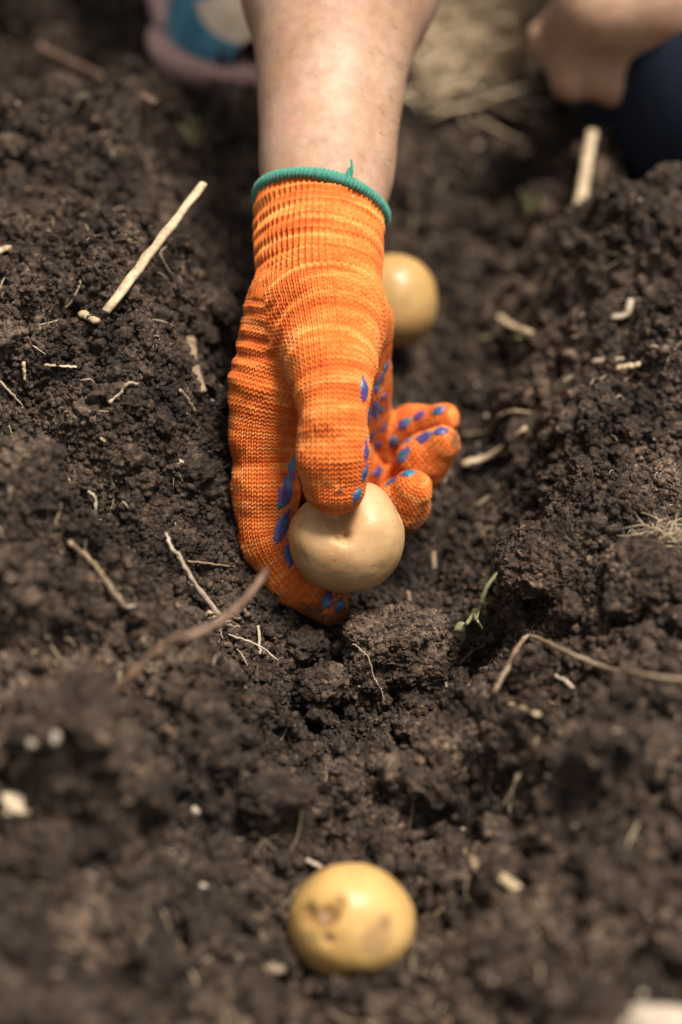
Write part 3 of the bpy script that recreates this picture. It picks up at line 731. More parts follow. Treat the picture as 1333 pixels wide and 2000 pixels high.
def tube(pts, rads,  seg=8, mat=None, name='straw', parent=None, sub=6, jitter=0., flat=1., rj=.2):
    """smooth tapered tube through points"""
    pts = np.array(pts, float); n = len(pts)
    if n > 2:
        Pp = np.concatenate([[2*pts[0]-pts[1]], pts, [2*pts[-1]-pts[-2]]]); out = []; rd = []
        for i in range(n-1):
            for s in range(sub):
                t = s/sub; a, b, c, d = Pp[i], Pp[i+1], Pp[i+2], Pp[i+3]
                out.append(.5*((2*b)+(-a+c)*t+(2*a-5*b+4*c-d)*t*t+(-a+3*b-3*c+d)*t**3)); rd.append(rads[i]+(rads[i+1]-rads[i])*t)
        out.append(pts[-1]); rd.append(rads[-1])
    else:
        out = [pts[0]+(pts[1]-pts[0])*k/(sub*2) for k in range(sub*2+1)]; rd = [rads[0]+(rads[-1]-rads[0])*k/(sub*2) for k in range(sub*2+1)]
    out = np.array(out); rd = np.array(rd)
    if jitter: 
        jit = rng.normal(size=out.shape)*jitter; jit[0] = 0; jit[-1] = 0; out = out+jit; rd = rd*(1+rng.uniform(-rj, rj, len(rd)))
    V_ = []; tg = np.gradient(out, axis=0); tg /= np.linalg.norm(tg, axis=1)[:, None]+1e-12
    up = np.array([0, 0, 1.]) if abs(tg[0][2]) < .9 else np.array([1., 0, 0])
    for k in range(len(out)):
        s = np.cross(tg[k], up); s /= np.linalg.norm(s)+1e-12; w = np.cross(s, tg[k])
        for j in range(seg):
            a = 2*math.pi*j/seg; V_.append(out[k]+(s*math.cos(a)+w*math.sin(a)*flat)*rd[k])
    F = [(k*seg+j, k*seg+(j+1) % seg, (k+1)*seg+(j+1) % seg, (k+1)*seg+j) for k in range(len(out)-1) for j in range(seg)]
    V_.append(out[0]-tg[0]*rd[0]*.3); V_.append(out[-1]+tg[-1]*rd[-1]*.3); a0 = len(V_)-2; kk = (len(out)-1)*seg
    F += [(a0, (j+1) % seg, j, a0) for j in range(seg)]; F += [(a0+1, kk+j, kk+(j+1) % seg, a0+1) for j in range(seg)]
    return np.array(V_), F
class MB:
    def __init__(s): s.v = []; s.q = []; s.t = []; s.n = 0
    def add(s, V_, F):
        for f in F:
            if len(f) == 4 and f[3] == f[0]: s.t.append([f[0]+s.n, f[1]+s.n, f[2]+s.n])
            elif len(f) == 3: s.t.append([x+s.n for x in f])
            else: s.q.append([x+s.n for x in f])
        s.v.append(V_); s.n += len(V_)
    def build(s, name, mat, parent=None, loc=None):
        v = np.concatenate(s.v); me = bpy.data.meshes.new(name); base = np.array(loc) if loc is not None else 0
        me.from_pydata([tuple(x) for x in (v-base)], [], s.q+s.t)
        me.polygons.foreach_set('use_smooth', np.full(len(me.polygons), True)); me.materials.append(mat)
        o = bpy.data.objects.new(name, me); COL.objects.link(o)
        if loc is not None: o.location = loc
        if parent: o.parent = parent; o.matrix_parent_inverse = parent.matrix_basis.inverted()
        return o
# loose green threads at the hem
mb = MB(); base = L(676, 355, .908)
for k in range(5):
    d = np.array([rng.uniform(-.0012, .0012), .004+.0028*rng.random(), rng.uniform(-.001, .001)])
    if k == 0: d = np.array([.0010, .0095, 0])
    a = base+np.array([rng.uniform(-.0012, .0012), -.001, 0]); mb.add(*tube(to_world(np.array([a, a+d*.5+rng.normal(size=3)*.0006, a+d])), [.0007, .0006, .0004], 6))
mb.build('loose_thread', M_HEM, glove)
# rubber grips
gbvh_me = glove.data; vv = np.empty(nv*3, np.float32); gbvh_me.vertices.foreach_get('co', vv)
bvh = BVHTree.FromPolygons([Vector(c) for c in to_world(co+no*(big+.00030)[:, None])], lf.tolist())
def grip(px, py, ang, ln=.0068, wd=.0042, back=None, parent=glove):
    o = V(CAMP); d = V(F_+R_*(px-666.5)*KPX+U_*(1000-py)*KPX).normalized()
    if back is not None:
        h_, nn, _, _ = bvh.find_nearest(V(P(px, py, back)))
    else:
        h_, nn, _, _ = bvh.ray_cast(o, d)
        if h_ is None: h_, nn, _, _ = bvh.find_nearest(V(P(px, py, .9)))
    n_ = nn; dirv = V(R_*math.cos(ang)+U_*math.sin(ang)); a = (dirv-n_*dirv.dot(n_))
    if a.length < .2: a = V(F_)-n_*V(F_).dot(n_)
    a.normalize(); b = n_.cross(a)
    N = 12; V_, F = [], []
    for i in range(N+1):
        for j in range(N+1):
            s, t = i/N*2-1, j/N*2-1
            # rounded diamond
            x = (s+t)/2; y = (s-t)/2; mrad = max(abs(s), abs(t)); bulge = 1.18-.18*abs(abs(x)-abs(y))/(abs(x)+abs(y)+1e-6)
            x *= bulge*(1+.10*math.sin(px*1.7+6*s)); y *= bulge*(1+.12*math.sin(py*2.3+5*t))
            p0 = h_+a*(x*ln/2*1.05)+b*(y*wd/2*1.05)
            q, nq, _, _ = bvh.find_nearest(p0)
            hh = .00125*math.sqrt(max(0, 1-mrad**4))-.0003
            V_.append(np.array(q+nq*hh))
    F = [(i*(N+1)+j, (i+1)*(N+1)+j, (i+1)*(N+1)+j+1, i*(N+1)+j+1) for i in range(N) for j in range(N)]
    g = mesh_np('rubber_grip', np.array(V_), F, M_GRIP, parent); return g
R90 = math.pi/2
for g in [(571, 912, 1.05, .011, .0055), (560, 962, 1.15, .012, .0062), (552, 1028, 1.1, .012, .0056), (566, 1080, 1.5, .009, .005), (582, 880, 1.2, .007, .004),
          (711, 762, 1.35, .0085, .0045), (716, 815, 1.9, .009, .004), (714, 880, 1.5, .008, .004), (711, 925, 1.5, .006, .004), (697, 968, .8, .005, .0045),
          (664, 1182, 1.2, .0055, .004), (641, 1172, 1.2, .006, .004),
          (830, 855, -.15, .0075, .0055), (862, 842, .2, .006, .005), (787, 890, .6, .0085, .005), (798, 862, .8, .005, .004),
          (857, 802, .15, .0055, .004), (821, 812, .2, .005, .004), (790, 828, .5, .006, .004), (768, 862, .9, .005, .004),
          (770, 938, -.1, .0072, .0052), (797, 925, .1, .006, .0045), (738, 922, .1, .007, .004), (745, 985, .5, .005, .004),
          (733, 800, 2.2, .010, .004), (752, 718, 1.2, .006, .003), (741, 742, 1.2, .006, .003), (748, 775, 1.5, .003, .003), (745, 800, 1.5, .003, .003), (735, 760, 1.5, .003, .003), (722, 855, 1.4, .006, .004), (735, 870, 1.4, .005, .004), (748, 835, 1.4, .004, .003)]:
    g = list(g)+[.0068, .0042][len(g)-3:]; g[3] *= 1.42; g[4] *= 1.25; grip(*g)

# body, world frame, one continuous surface ending in the hand inside the glove
sR = np.array([-.07, .47, .53]); eR = np.array([.014, .265, .275]); handL = P(1262, 12, 1.05); sL = np.array([.27, .52, .55]); eL = np.array([.37, .42, .30])
pel = np.array([.06, .74, .33]); chest = np.array([.10, .58, .56]); neck = np.array([.10, .47, .66]); head = np.array([.09, .40, .75])
hipR = np.array([-.03, .72, .33]); kR = np.array([-.17, .36, .46]); aR = np.array([-.06, .585, .085]); hipL = np.array([.15, .73, .33]); kL = P(1470, 158, 1.10); aL = np.array([.20, .72, .06])
wp = [(666, -60, .976, .0365), (658, 0, .968, .0320), (650, 110, .957, .0292), (645, 200, .949, .0270), (641, 290, .941, .0255), (638, 350, .936, .0242), (629, 410, .929, .0215), (622, 500, .921, .0205)]
def body_sdf(p, lo=0.):
    q = to_loc(p); d = None
    for a, b in zip(wp[:-1], wp[1:]):
        e = cones_sdf(q, L(*a[:3]), L(*b[:3]), a[3], b[3]); d = e if d is None else smin(d, e, .006)
    d = smin(d, hand_sdf(q, .0024), .001)
    w0 = to_world(L(*wp[0][:3])[None])[0]
    for a, b, ra, rb, k in [(w0, eR, .0385, .044, .02), (eR, sR, .042, .052, .02), (sR, chest, .055, .10, .05), (sL, chest, .055, .10, .05), (chest, pel, .115, .12, .05), (chest+np.array([-.05, 0, 0]), chest+np.array([.05, 0, 0]), .11, .11, .05),
                            (chest, neck, .06, .052, .04), (neck, head+np.array([0, .02, -.01]), .05, .06, .03), (head+np.array([0, .03, .035]), head+np.array([0, -.0, -.02]), .078, .066, .02), (head+np.array([0, -.035, -.055]), head+np.array([0, .01, -.05]), .03, .045, .03),
                            (head+np.array([0, -.068, -.005]), head+np.array([0, -.082, -.032]), .008, .013, .008), (head+np.array([.078, .03, 0]), head+np.array([.08, .035, -.02]), .014, .01, .006), (head+np.array([-.078, .03, 0]), head+np.array([-.08, .035, -.02]), .014, .01, .006),
                            (hipR, kR, .085, .062, .04), (kR, aR, .056, .036, .02), (aR, aR+np.array([.008, -.11, -.04]), .034, .03, .02), (hipL, kL, .085, .058, .04), (kL+np.array([0, 0, .005]), aL, .052, .036, .02), (aL, aL+np.array([0, .08, -.02]), .034, .026, .02),
                            (sL, eL, .048, .04, .02), (eL, handL+np.array([.035, .045, .03]), .039, .027, .02)]:
        d = smin(d, cones_sdf(p, a, b, ra, rb), k)
    # left hand: palm and five curled fingers over the knee
    palm = handL
    d = smin(d, cones_sdf(p, handL+np.array([.035, .045, .03]), palm+np.array([.01, .01, .005]), .028, .028), .012)
    d = smin(d, cones_sdf(p, palm+np.array([-.018, 0, .0]), palm+np.array([.02, 0, .0]), .022, .022), .012)
    for i, (ox, ln) in enumerate([(-.030, .9), (-.011, 1.), (.009, .95), (.027, .8)]):
        a = palm+np.array([ox*.9, -.004, -.008]); b = a+np.array([ox*.1, -.004, -.026*ln]); c = b+np.array([0, .022*ln, -.004]); e = c+np.array([0, .006, .014*ln])
        for s, t, r1, r2 in ((a, b, .0110, .0100), (b, c, .0098, .0088), (c, e, .0085, .0075)): d = smin(d, cones_sdf(p, s, t, r1, r2), .005)
    a = palm+np.array([-.026, .004, -.002]); b = a+np.array([-.014, .010, -.024]); c = b+np.array([.008, .012, -.018])
    d = smin(d, cones_sdf(p, a, b, .013, .0105), .006); d = smin(d, cones_sdf(p, b, c, .0105, .0085), .003)
    return d
def gaxis(parts):
    o = []
    for a, b, s in parts: o += list(np.arange(a, b-1e-9, s))
    return np.array(o+[parts[-1][1]])
def sdf_mesh(fn, xs, ys, zs):
    A, B, C_ = np.meshgrid(xs, ys, zs, indexing='ij'); pp = np.stack([A.ravel(), B.ravel(), C_.ravel()], 1); Fv = np.empty(len(pp))
    for s in range(0, len(pp), 300000): Fv[s:s+300000] = fn(pp[s:s+300000])
    return nets(xs, ys, zs, Fv.reshape(A.shape))
bx = gaxis([(-.27, -.06, .012), (-.06, .075, .0028), (.075, .20, .005), (.20, .46, .012)])
by = gaxis([(-.06, .26, .0032), (.26, .42, .008), (.42, .88, .014)])
bz = gaxis([(-.03, .26, .0032), (.26, .92, .011)])
v, f = sdf_mesh(body_sdf, bx, by, bz)
n4 = fbm(v*38, 2, 3)*.0005; 
body = mesh_np('body', v, f, M_SKIN, person)
md = body.modifiers.new('smooth', 'SUBSURF'); md.levels = 1; md.render_levels = 1
print('body', len(v), time.time()-T0)
# fine hairs on the forearm
mb = MB()
for k in range(420):
    px = rng.uniform(500, 820); py = rng.uniform(-30, 345)
    q = None
    D = np.linspace(.86, .99, 150); ray = CAMP[None]+D[:, None]*(F_+R_*(px-666.5)*KPX+U_*(1000-py)*KPX)[None]
    qq = to_loc(ray); dd = np.full(len(D), 1e9)
    for a, b in zip(wp[:-1], wp[1:]): dd = np.minimum(dd, cones_sdf(qq, L(*a[:3]), L(*b[:3]), a[3], b[3]))
    if dd.min() > .0: continue
    k0 = int(np.argmax(dd < 0)); p0 = ray[k0]; side = (px-650)/170
    dirp = R_*(.5+side*.9+rng.normal()*.3)-U_*(.8+rng.normal()*.3)-F_*.22; dirp /= np.linalg.norm(dirp); ln = rng.uniform(.003, .008)
    mb.add(*tube([p0, p0+dirp*ln*.5-F_*.0004, p0+dirp*ln], [.00008, .00006, .00003], 3, sub=2))
hr = mb.build('arm_hair', M_HAIR, person); tag(hr, kind='stuff')
# clothes and shoes
def near_sdf(cones, k=.03):
    def fn(p):
        d = None
        for a, b, ra, rb in cones:
            e = cones_sdf(p, np.array(a), np.array(b), ra, rb); d = e if d is None else smin(d, e, k)
        return d
    return fn
def cloth(name, cones, mat, st, lo, hi, parent=person, k=.03, lv=1, wrinkle=.004):
    v, f = sdf_mesh(near_sdf(cones, k), np.arange(lo[0], hi[0], st), np.arange(lo[1], hi[1], st), np.arange(lo[2], hi[2], st))
    v = v+vnoise(v*28, 4)[:, None]*wrinkle*np.array([.6, .6, 1])
    o = mesh_np(name, v, f, mat, parent); md = o.modifiers.new('smooth', 'SUBSURF'); md.levels = lv; md.render_levels = lv; return o
cloth('trousers', [(hipR, kR, .098, .078), (kR, aR+np.array([-.01, -.01, .05]), .076, .052), (hipL, kL, .098, .074), (kL+np.array([0, 0, .005]), aL+np.array([0, -.05, .01]), .070, .052), (hipR, hipL, .12, .12), (pel, pel+np.array([.01, -.04, .08]), .135, .13)],
      M_NAVY, .011, (-.30, .18, -.06), (.34, .94, .62))
cloth('shirt', [(chest, pel+np.array([.01, -.04, .10]), .128, .138), (sR, chest, .068, .11), (sL, chest, .068, .11), (sR, sR+(eR-sR)*.45, .066, .060), (sL, sL+(eL-sL)*.5, .066, .060), (chest+np.array([-.05, 0, 0]), chest+np.array([.05, 0, 0]), .122, .122), (chest, chest+(neck-chest)*.5, .08, .065)],
      M_SHIRT, .012, (-.20, .25, .24), (.45, .96, .78))
cloth('hair', [(head+np.array([0, .045, .045]), head+np.array([0, .03, .03]), .086, .086), (head+np.array([0, .08, .02]), head+np.array([0, .085, -.03]), .06, .05)], M_HAIR, .01, (-.03, .30, .62), (.21, .60, .92), wrinkle=.006)
def shoe(toe, yaw, parent, withpatch):
    """toe: world point at the tip; built along +y then turned"""
    s = empty('shoe', toe); s.parent = parent; s.matrix_parent_inverse = parent.matrix_basis.inverted()
    Lh = .27
    def outline(t, extra=0.):          # half width along the length
        w = .030+.020*math.sin(min(1, t/.35)*math.pi/2) if t < .35 else .050-.012*smooth(.35, .7, t)
        if t < .16: w = .050*math.sqrt(max(0, 1-((.16-t)/.16)**2.4))
        if t > .92: w *= math.sqrt(max(0, 1-((t-.92)/.08)**2))
        return w+extra
    def ring_mesh(z0, z1, extra, top_in):
        ts = np.concatenate([np.linspace(0, .16, 22)**1.0, np.linspace(.18, .92, 30), np.linspace(.925, 1, 12)])
        loop = [(-outline(t, 0), t*Lh) for t in ts]+[(outline(t, 0), t*Lh) for t in ts[::-1]]
        loop = np.array(loop); cen = loop.mean(0); V_, F = [], []; n = len(loop)
        nrm = np.roll(loop, -1, 0)-np.roll(loop, 1, 0); nn = np.stack([-nrm[:, 1], nrm[:, 0]], 1); nn /= np.linalg.norm(nn, axis=1)[:, None]+1e-9
        if ((loop-cen)*nn).sum() < 0: nn = -nn
        prof = [(-.004, z0), (extra*.6, z0), (extra, z0+.004), (extra, z1-.004), (extra*.6, z1), (-.006, z1)]
        for e, z in prof:
            for i in range(n): V_.append((loop[i][0]+nn[i][0]*e, loop[i][1]+nn[i][1]*e, z))
        for k in range(len(prof)-1):
            for i in range(n): F.append((k*n+i, k*n+(i+1) % n, (k+1)*n+(i+1) % n, (k+1)*n+i))
        V_.append((cen[0], cen[1], z0)); V_.append((cen[0], cen[1], z1)); c0 = len(V_)-2; kk = (len(prof)-1)*n
        for i in range(n): F.append((c0, (i+1) % n, i)); F.append((c0+1, kk+i, kk+(i+1) % n))
        return np.array(V_), F
    Rz = np.array([[math.cos(yaw), -math.sin(yaw), 0], [math.sin(yaw), math.cos(yaw), 0], [0, 0, 1]])
    def put(V_): return V_@Rz.T+np.array(toe)
    m = MB(); V_, F = ring_mesh(-.004, .0085, .0035, 0); m.add(put(V_), F); o = m.build('sole', M_PINK, s)
    V_, F = [], []; N, M_ = 40, 20
    for i in range(N+1):
        t = i/N*.985+.012; w = outline(t)-.006; hgt = .017+.030*smooth(0, .3, t)+.045*smooth(.35, .75, t)
        for j in range(M_+1):
            a = math.pi*j/M_; V_.append((-w*math.cos(a), t*Lh, .0065+hgt*math.sin(a)**.8))
    V_ = np.array(V_)
    F = np.array([(i*(M_+1)+j, (i+1)*(M_+1)+j, (i+1)*(M_+1)+j+1, i*(M_+1)+j+1) for i in range(N) for j in range(M_)])
    row = np.arange(len(F))//M_
    cut = 4
    cc = np.arange(len(F)) % M_; tm = (row < cut) & (cc >= 5)
    mesh_np('upper', put(V_), F[~tm], M_BLUE, s); mesh_np('toe_cap', put(V_), F[tm], M_CREAM, s)
    return s
gp, gD = hit(478, 178); shoe((-.035, gp[1]+.007, hs(-.038, gp[1]+.02)+.006), .06, person, True)
lt = (aL[0], aL[1]+.12, .02); shoe(lt, math.pi, person, False)
print('person', time.time()-T0)

# ------------------------------------------------------------------ straws, roots, twigs, stones
def on_ground(pts, lift):
    out = []
    for q in pts:
        if len(q) == 3: out.append(P(*q))
        else:
            p, D = hit(*q); out.append(p+np.array([0, 0, lift]))
    return out
def straw(name, cat, pts, r, mat, label, group=None, lift=None, jit=.00015, seg=8, flat=None, taper=.85, clear=True):
    rj = .10 if name.startswith('straw') else .38 if name == 'twig' else .2
    flat = flat or (.6 if name.startswith('straw') else 1.)
    if all(len(q) == 3 for q in pts) and len(pts) > 1 and clear:
        viol = 0.
        for a, b in zip(pts[:-1], pts[1:]):
            for t in np.linspace(0, 1, 7):
                q = [a[k]*(1-t)+b[k]*t for k in range(3)]; viol = max(viol, q[2]+r-hit(q[0], q[1])[1])
        pts = [(q[0], q[1], q[2]-min(viol, .013)) for q in pts]
    if name in ('root', 'stalk'): r *= .85
    p = on_ground(pts, r*1.2 if lift is None else lift)
    rr = list(np.linspace(r, r*taper, len(p))); base = p[0]
    m = MB(); m.add(*tube(p, rr, seg, sub=6, jitter=jit if len(p) < 6 else jit*.7, flat=flat, rj=rj)); o = m.build(name, mat, loc=base)
    tag(o, label, cat, group); return o
GS = 'loose bits of straw on the soil'
GR = 'thin roots and stems lying on the soil'
def sd(px, py, lift=0): 
    p, D = hit(px, py); return (px, py, D-lift)
straw('straw', 'straw', [sd(207, 608, .012), (398, 358, sd(207, 608)[2]+.018)], .0022, M_STRAW, 'long pale straw leaning diagonally on the left bank', GS, taper=.85)
straw('straw', 'straw', [(1128, 425, 1.06), (1158, 255, 1.075)], .0030, M_STRAW, 'thick blurred pale straw standing upright on the soil at the upper right', GS)
straw('straw_piece', 'straw', [sd(160, 612, .003), sd(190, 628, .003)], .0021, M_STRAW, 'short stubby straw chunk beside the foot of the long leaning straw', GS)
straw('straw_piece', 'straw', [sd(47, 708, .003), sd(49, 740, .002)], .0014, M_STRAW, 'tiny upright chopped straw at the left edge of the bank', GS, flat=.5)
straw('straw', 'straw', [sd(88, 713, .002), sd(150, 717, .003)], .0007, M_STRAW, 'thin flat lying straw right of the tiny upright chunk', GS)
straw('straw', 'straw', [sd(368, 1096, .003), sd(459, 1107, .003)], .0007, M_STALK, 'thin level straw left of the curled gloved finger', GS)
straw('straw', 'straw', [sd(372, 660, .004), sd(378, 705, .004), sd(395, 765, .002)], .0022, M_STALK, 'blurred brown straw standing left of the glove knuckles', GS)
straw('straw', 'straw', [(282, 370, 1.04), (312, 420, 1.03)], .0028, M_STALK, 'short blurred brown stub behind the long leaning straw', GS)
straw('straw', 'straw', [sd(870, 1295, .003), sd(872, 1342, .002)], .0007, M_WROOT, 'short white straw standing on the clod right of the black pit', GS)
straw('straw', 'straw', [sd(905, 905, .003), sd(960, 888, .005), sd(1027, 836, .006)], .0017, M_STRAW, 'stout yellowish straw beside the gloved fingertips, upper of a crossed pair', GS)
straw('straw', 'straw', [sd(908, 910, .002), sd(965, 890, .003), sd(1022, 880, .003)], .0012, M_STRAW, 'slimmer yellowish straw beside the gloved fingertips, lower of a crossed pair', GS)
straw('straw', 'straw', [sd(950, 1688, .003), sd(1008, 1735, .003)], .0022, M_STRAW, 'short flat cut straw to the right of the front potato', GS, flat=.5, taper=1.)
straw('straw', 'straw', [sd(912, 1655, .002), sd(940, 1712, .001)], .0020, M_STALK, 'brown cut straw half buried next to the flat cut straw', GS, flat=.5)
straw('straw', 'straw', [sd(986, 1370, .003), sd(1052, 1396, .003)], .0013, M_STRAW, 'stubby straw lying under the bent stalk of the right bank', GS)
straw('straw', 'straw', [sd(1160, 706, .004), sd(1216, 702, .004)], .0016, M_WROOT, 'whitish straw bit lying level on the upper right mound', GS)
straw('straw', 'straw', [sd(1208, 718, .003), sd(1250, 712, .003)], .0016, M_STRAW, 'yellowish straw bit next to the whitish one on the right mound', GS)
straw('straw', 'straw', [sd(975, 618, .004), sd(1000, 636, .005), sd(1038, 650, .004)], .0021, M_STRAW, 'blurred curved straw at the near left of the upper right mound', GS)
straw('straw', 'straw', [sd(1195, 620, .004), sd(1225, 612, .006), sd(1232, 585, .006)], .0017, M_WROOT, 'hooked pale straw on top of the upper right mound', GS)
straw('straw', 'straw', [sd(938, 661, .006), sd(1020, 660, .006)], .0014, M_GREEN, 'yellow green blade lying level left of the upper right mound', GS)
straw('straw', 'straw', [sd(505, 1222, .003), sd(509, 1278, .002)], .0006, M_WROOT, 'white sliver standing below the reddish twig, left of the glove tip', GS)
straw('straw', 'straw', [sd(797, 1155, .003), sd(805, 1190, .002)], .0008, M_STALK, 'short straw sticking up behind the large crumbly clod', GS)
straw('straw', 'straw', [sd(848, 1078, .004), sd(848, 1116, .002)], .0011, M_STALK, 'blurred upright stub to the right of the held potato', GS)
straw('straw', 'straw', [(-20, 1785, .80), (22, 1812, .80), (45, 1832, .80)], .0024, M_STRAW, 'pale blurred straw at the bottom left edge', GS)
straw('straw', 'straw', [sd(-8, 493, .004), sd(18, 482, .004)], .0018, M_STRAW, 'pale straw end poking in at the left edge of the bank', GS)
straw('straw', 'straw', [sd(600, 1680, .003), sd(628, 1694, .003)], .0010, M_WROOT, 'small whitish sliver touching the top of the front potato', GS)
straw('straw', 'straw', [(1350, 470, 1.02), (1310, 440, 1.03)], .0030, M_STALK, 'brown blurred stub at the right edge of the upper right mound', GS)
straw('straw', 'straw', [sd(852, 1785, .002), sd(885, 1765, .003)], .0016, M_STALK, 'blurred dull straw bit right of the front potato', GS)
straw('straw', 'straw', [sd(190, 850, .001), sd(205, 862, .001)], .0005, M_STRAW, 'tiny fibre in the middle of the left bank', GS)
straw('twig', 'twig', [(205, 1368, .812), (262, 1312, .805), (322, 1262, .80), (372, 1240, .795), (432, 1212, .80), (478, 1168, .81), (520, 1115, .825)], .0015, M_TWIG, 'blurred reddish brown twig sticking up in front, crossing the glove', None, jit=.0007, taper=.75)
straw('stalk', 'stalk', [sd(135, 1058, .004), sd(178, 1096, .007), sd(215, 1145, .006), sd(246, 1188, .003)], .0013, M_STALK, 'curved tan stalk on the left bank above the white pebble', GR)
straw('stalk', 'stalk', [sd(248, 1186, .002), sd(275, 1184, .004), sd(302, 1196, .002)], .0009, M_WROOT, 'short pale stalk lying at the lower end of the curved tan stalk', GR)
straw('stalk', 'stalk', [sd(965, 1352, .004), sd(1000, 1290, .009), sd(1032, 1243, .012), sd(1100, 1270, .010), sd(1190, 1306, .008), sd(1262, 1318, .007), sd(1345, 1330, .007)], .0011, M_STALK, 'long stalk bent sharply over the right bank', GR, jit=.00025)
straw('root', 'root', [(688, 1260, .889), (705, 1268, .886), (722, 1290, .885), (730, 1320, .885), (746, 1350, .885), (748, 1378, .887)], .00032, M_ROOT, 'hair thin root hanging down the face of the large crumbly clod', GR, jit=.0004, seg=5)
straw('root', 'root', [sd(700, 1340, .004), sd(740, 1350, .003)], .0005, M_ROOT, 'tiny root stub in the black pit', GR)
straw('root', 'root', [sd(896, 1300, .003), sd(925, 1270, .004), sd(945, 1262, .004), sd(968, 1225, .003)], .00075, M_DARKROOT, 'thin black root on the slope below the green seedling', GR)
straw('root', 'root', [sd(214, 787, .002), sd(235, 768, .004), sd(250, 750, .004), sd(270, 750, .003)], .0008, M_ROOT, 'small curled root on the left bank below the leaning straw', GR)
straw('root', 'root', [sd(352, 762, .003), sd(366, 780, .003), sd(381, 803, .002)], .0010, M_ROOT, 'short thick root left of the glove knuckles, under the brown straw', GR)
straw('root', 'root', [sd(905, 848, .003), sd(955, 842, .004), sd(972, 815, .008), sd(1000, 803, .008), sd(1036, 806, .005)], .0008, M_ROOT, 'wavy thin root behind the crossed pair of yellowish straws', GR)
straw('root', 'root', [sd(930, 990, .001), sd(960, 965, .003), sd(980, 945, .003)], .0008, M_ROOT, 'short root hanging below the crossed pair of yellowish straws', GR)
straw('root', 'root', [(1130, 465, 1.04), (1175, 452, 1.02), (1225, 455, 1.02), (1250, 495, 1.02), (1275, 522, 1.03)], .0020, M_TWIG, 'arched reddish root over the crest of the upper right mound', GR)
straw('root', 'root', [sd(190, 1440, .003), sd(215, 1410, .004), sd(225, 1375, .003)], .0012, M_ROOT, 'blurred bowed root in front of the foot of the reddish twig', GR)
straw('root', 'root', [sd(75, 90, .006), sd(180, 140, .012), sd(300, 200, .006)], .0020, M_TWIG, 'blurred brown stem on the soil at the top left', GR)
straw('root', 'root', [sd(1185, 1112, .003), sd(1226, 1102, .003), sd(1236, 1070, .004)], .0005, M_ROOT, 'thin upright fibre left of the dry root tuft', GR)
straw('root', 'root', [sd(1085, 1320, .003), sd(1110, 1335, .004), sd(1130, 1352, .003)], .0010, M_WROOT, 'short pale root under the middle of the bent stalk', GR)
straw('root', 'root', [sd(868, 1420, .003), sd(875, 1440, .003), sd(872, 1460, .002)], .0008, M_ROOT, 'small upright root below the clod with the standing straw', GR)
straw('root', 'root', [sd(-6, 738, .002), sd(22, 768, .004), sd(44, 797, .003), sd(5, 795, .002)], .0006, M_ROOT, 'forked thin root at the left edge of the bank', GR)
straw('root', 'root', [sd(172, 960, .003), sd(186, 972, .004), sd(187, 1000, .003)], .0008, M_WROOT, 'short forked root on top of the near left clump', GR)
straw('root', 'root', [(438, 1235, .889), (470, 1248, .889), (500, 1258, .890), (545, 1290, .892)], .0005, M_WROOT, 'wavy white root trailing right from the uprooted stem', GR)
# uprooted stem with a bunch of rootlets
def gq(px, py, l): return P(px, py, hit(px, py)[1]-l)
RD = hit(428, 1206)[1]-.004
st_ = empty('uprooted_stem', tuple(P(428, 1205, .885))); tag(st_, 'thin whitish uprooted stem ending in a bunch of rootlets below the gloved finger', 'stem')
m = MB(); m.add(*tube([gq(325, 1042, .003), gq(336, 1072, .006), gq(352, 1090, .007), gq(385, 1145, .007), gq(428, 1202, .005)], [.0006, .0007, .0009, .0009, .0012], 8, jitter=.0002)); m.build('stem', M_WROOT, st_)
m = MB()
for k in range(16):
    a = rng.uniform(-.6, 3.7); ln = rng.uniform(15, 48); c = (428+rng.uniform(-8, 8), 1206+rng.uniform(-6, 8))
    m.add(*tube([P(c[0], c[1], RD), P(c[0]+math.cos(a)*ln*.5, c[1]+math.sin(a)*ln*.4+rng.uniform(-6, 6), RD+rng.uniform(-.004, .003)), P(c[0]+math.cos(a)*ln, c[1]+abs(math.sin(a))*ln*.8, RD+rng.uniform(-.003, .004))], [.0007, .0005, .0002], 5, jitter=.0003))
m.build('rootlets', M_ROOT, st_)
# seedling
sg = empty('seedling', tuple(P(1000, 1090, .90))); tag(sg, 'wilted green seedling hanging down the right bank', 'seedling')
def gp3(px, py, l): 
    p, D = hit(px, py); return P(px, py, D-l)
pts = [gp3(1003, 1088, .002), gp3(978, 1112, .006), gp3(950, 1150, .009), gp3(938, 1185, .009), gp3(927, 1196, .009)]
m = MB(); m.add(*tube(pts, [.0006, .0007, .0009, .0011, .0012], 8, jitter=.0001)); m.build('stem', M_GREEN, sg)
m = MB(); c = pts[-1]
m.add(*tube([c, P(915, 1214, .885), P(908, 1222, .885)], [.0010, .0008, .0006], 6)); m.add(*tube([c, P(930, 1208, .886), P(942, 1228, .888)], [.0008, .0007, .0005], 6)); m.add(*tube([pts[-2], P(932, 1205, .885), P(926, 1212, .884)], [.0006, .0005, .0004], 6))
m.build('petiole', M_GREEN, sg)
def leaf(c, d, w, ln, name, parent, mat):
    V_, F = [], []; s = np.cross(d, F_); s /= np.linalg.norm(s); N = 10
    for i in range(N+1):
        t = i/N; ww = w*math.sin(math.pi*min(1, t*1.02+.05))**.7*(1-.2*t)
        for j in range(5):
            q = (j-2)/2; V_.append(c+d*ln*t+s*ww*q+F_*(.0009*q*q+.001*t*t)); 
    for i in range(N+1):
        for j in range(5):
            V_.append(V_[i*5+j]+F_*.00018)
    k = (N+1)*5
    for i in range(N):
        for j in range(4):
            a = i*5+j; F.append((a, a+1, a+6, a+5)); F.append((k+a+5, k+a+6, k+a+1, k+a))
    m = MB(); m.add(np.array(V_), F); return m.build(name, mat, parent)
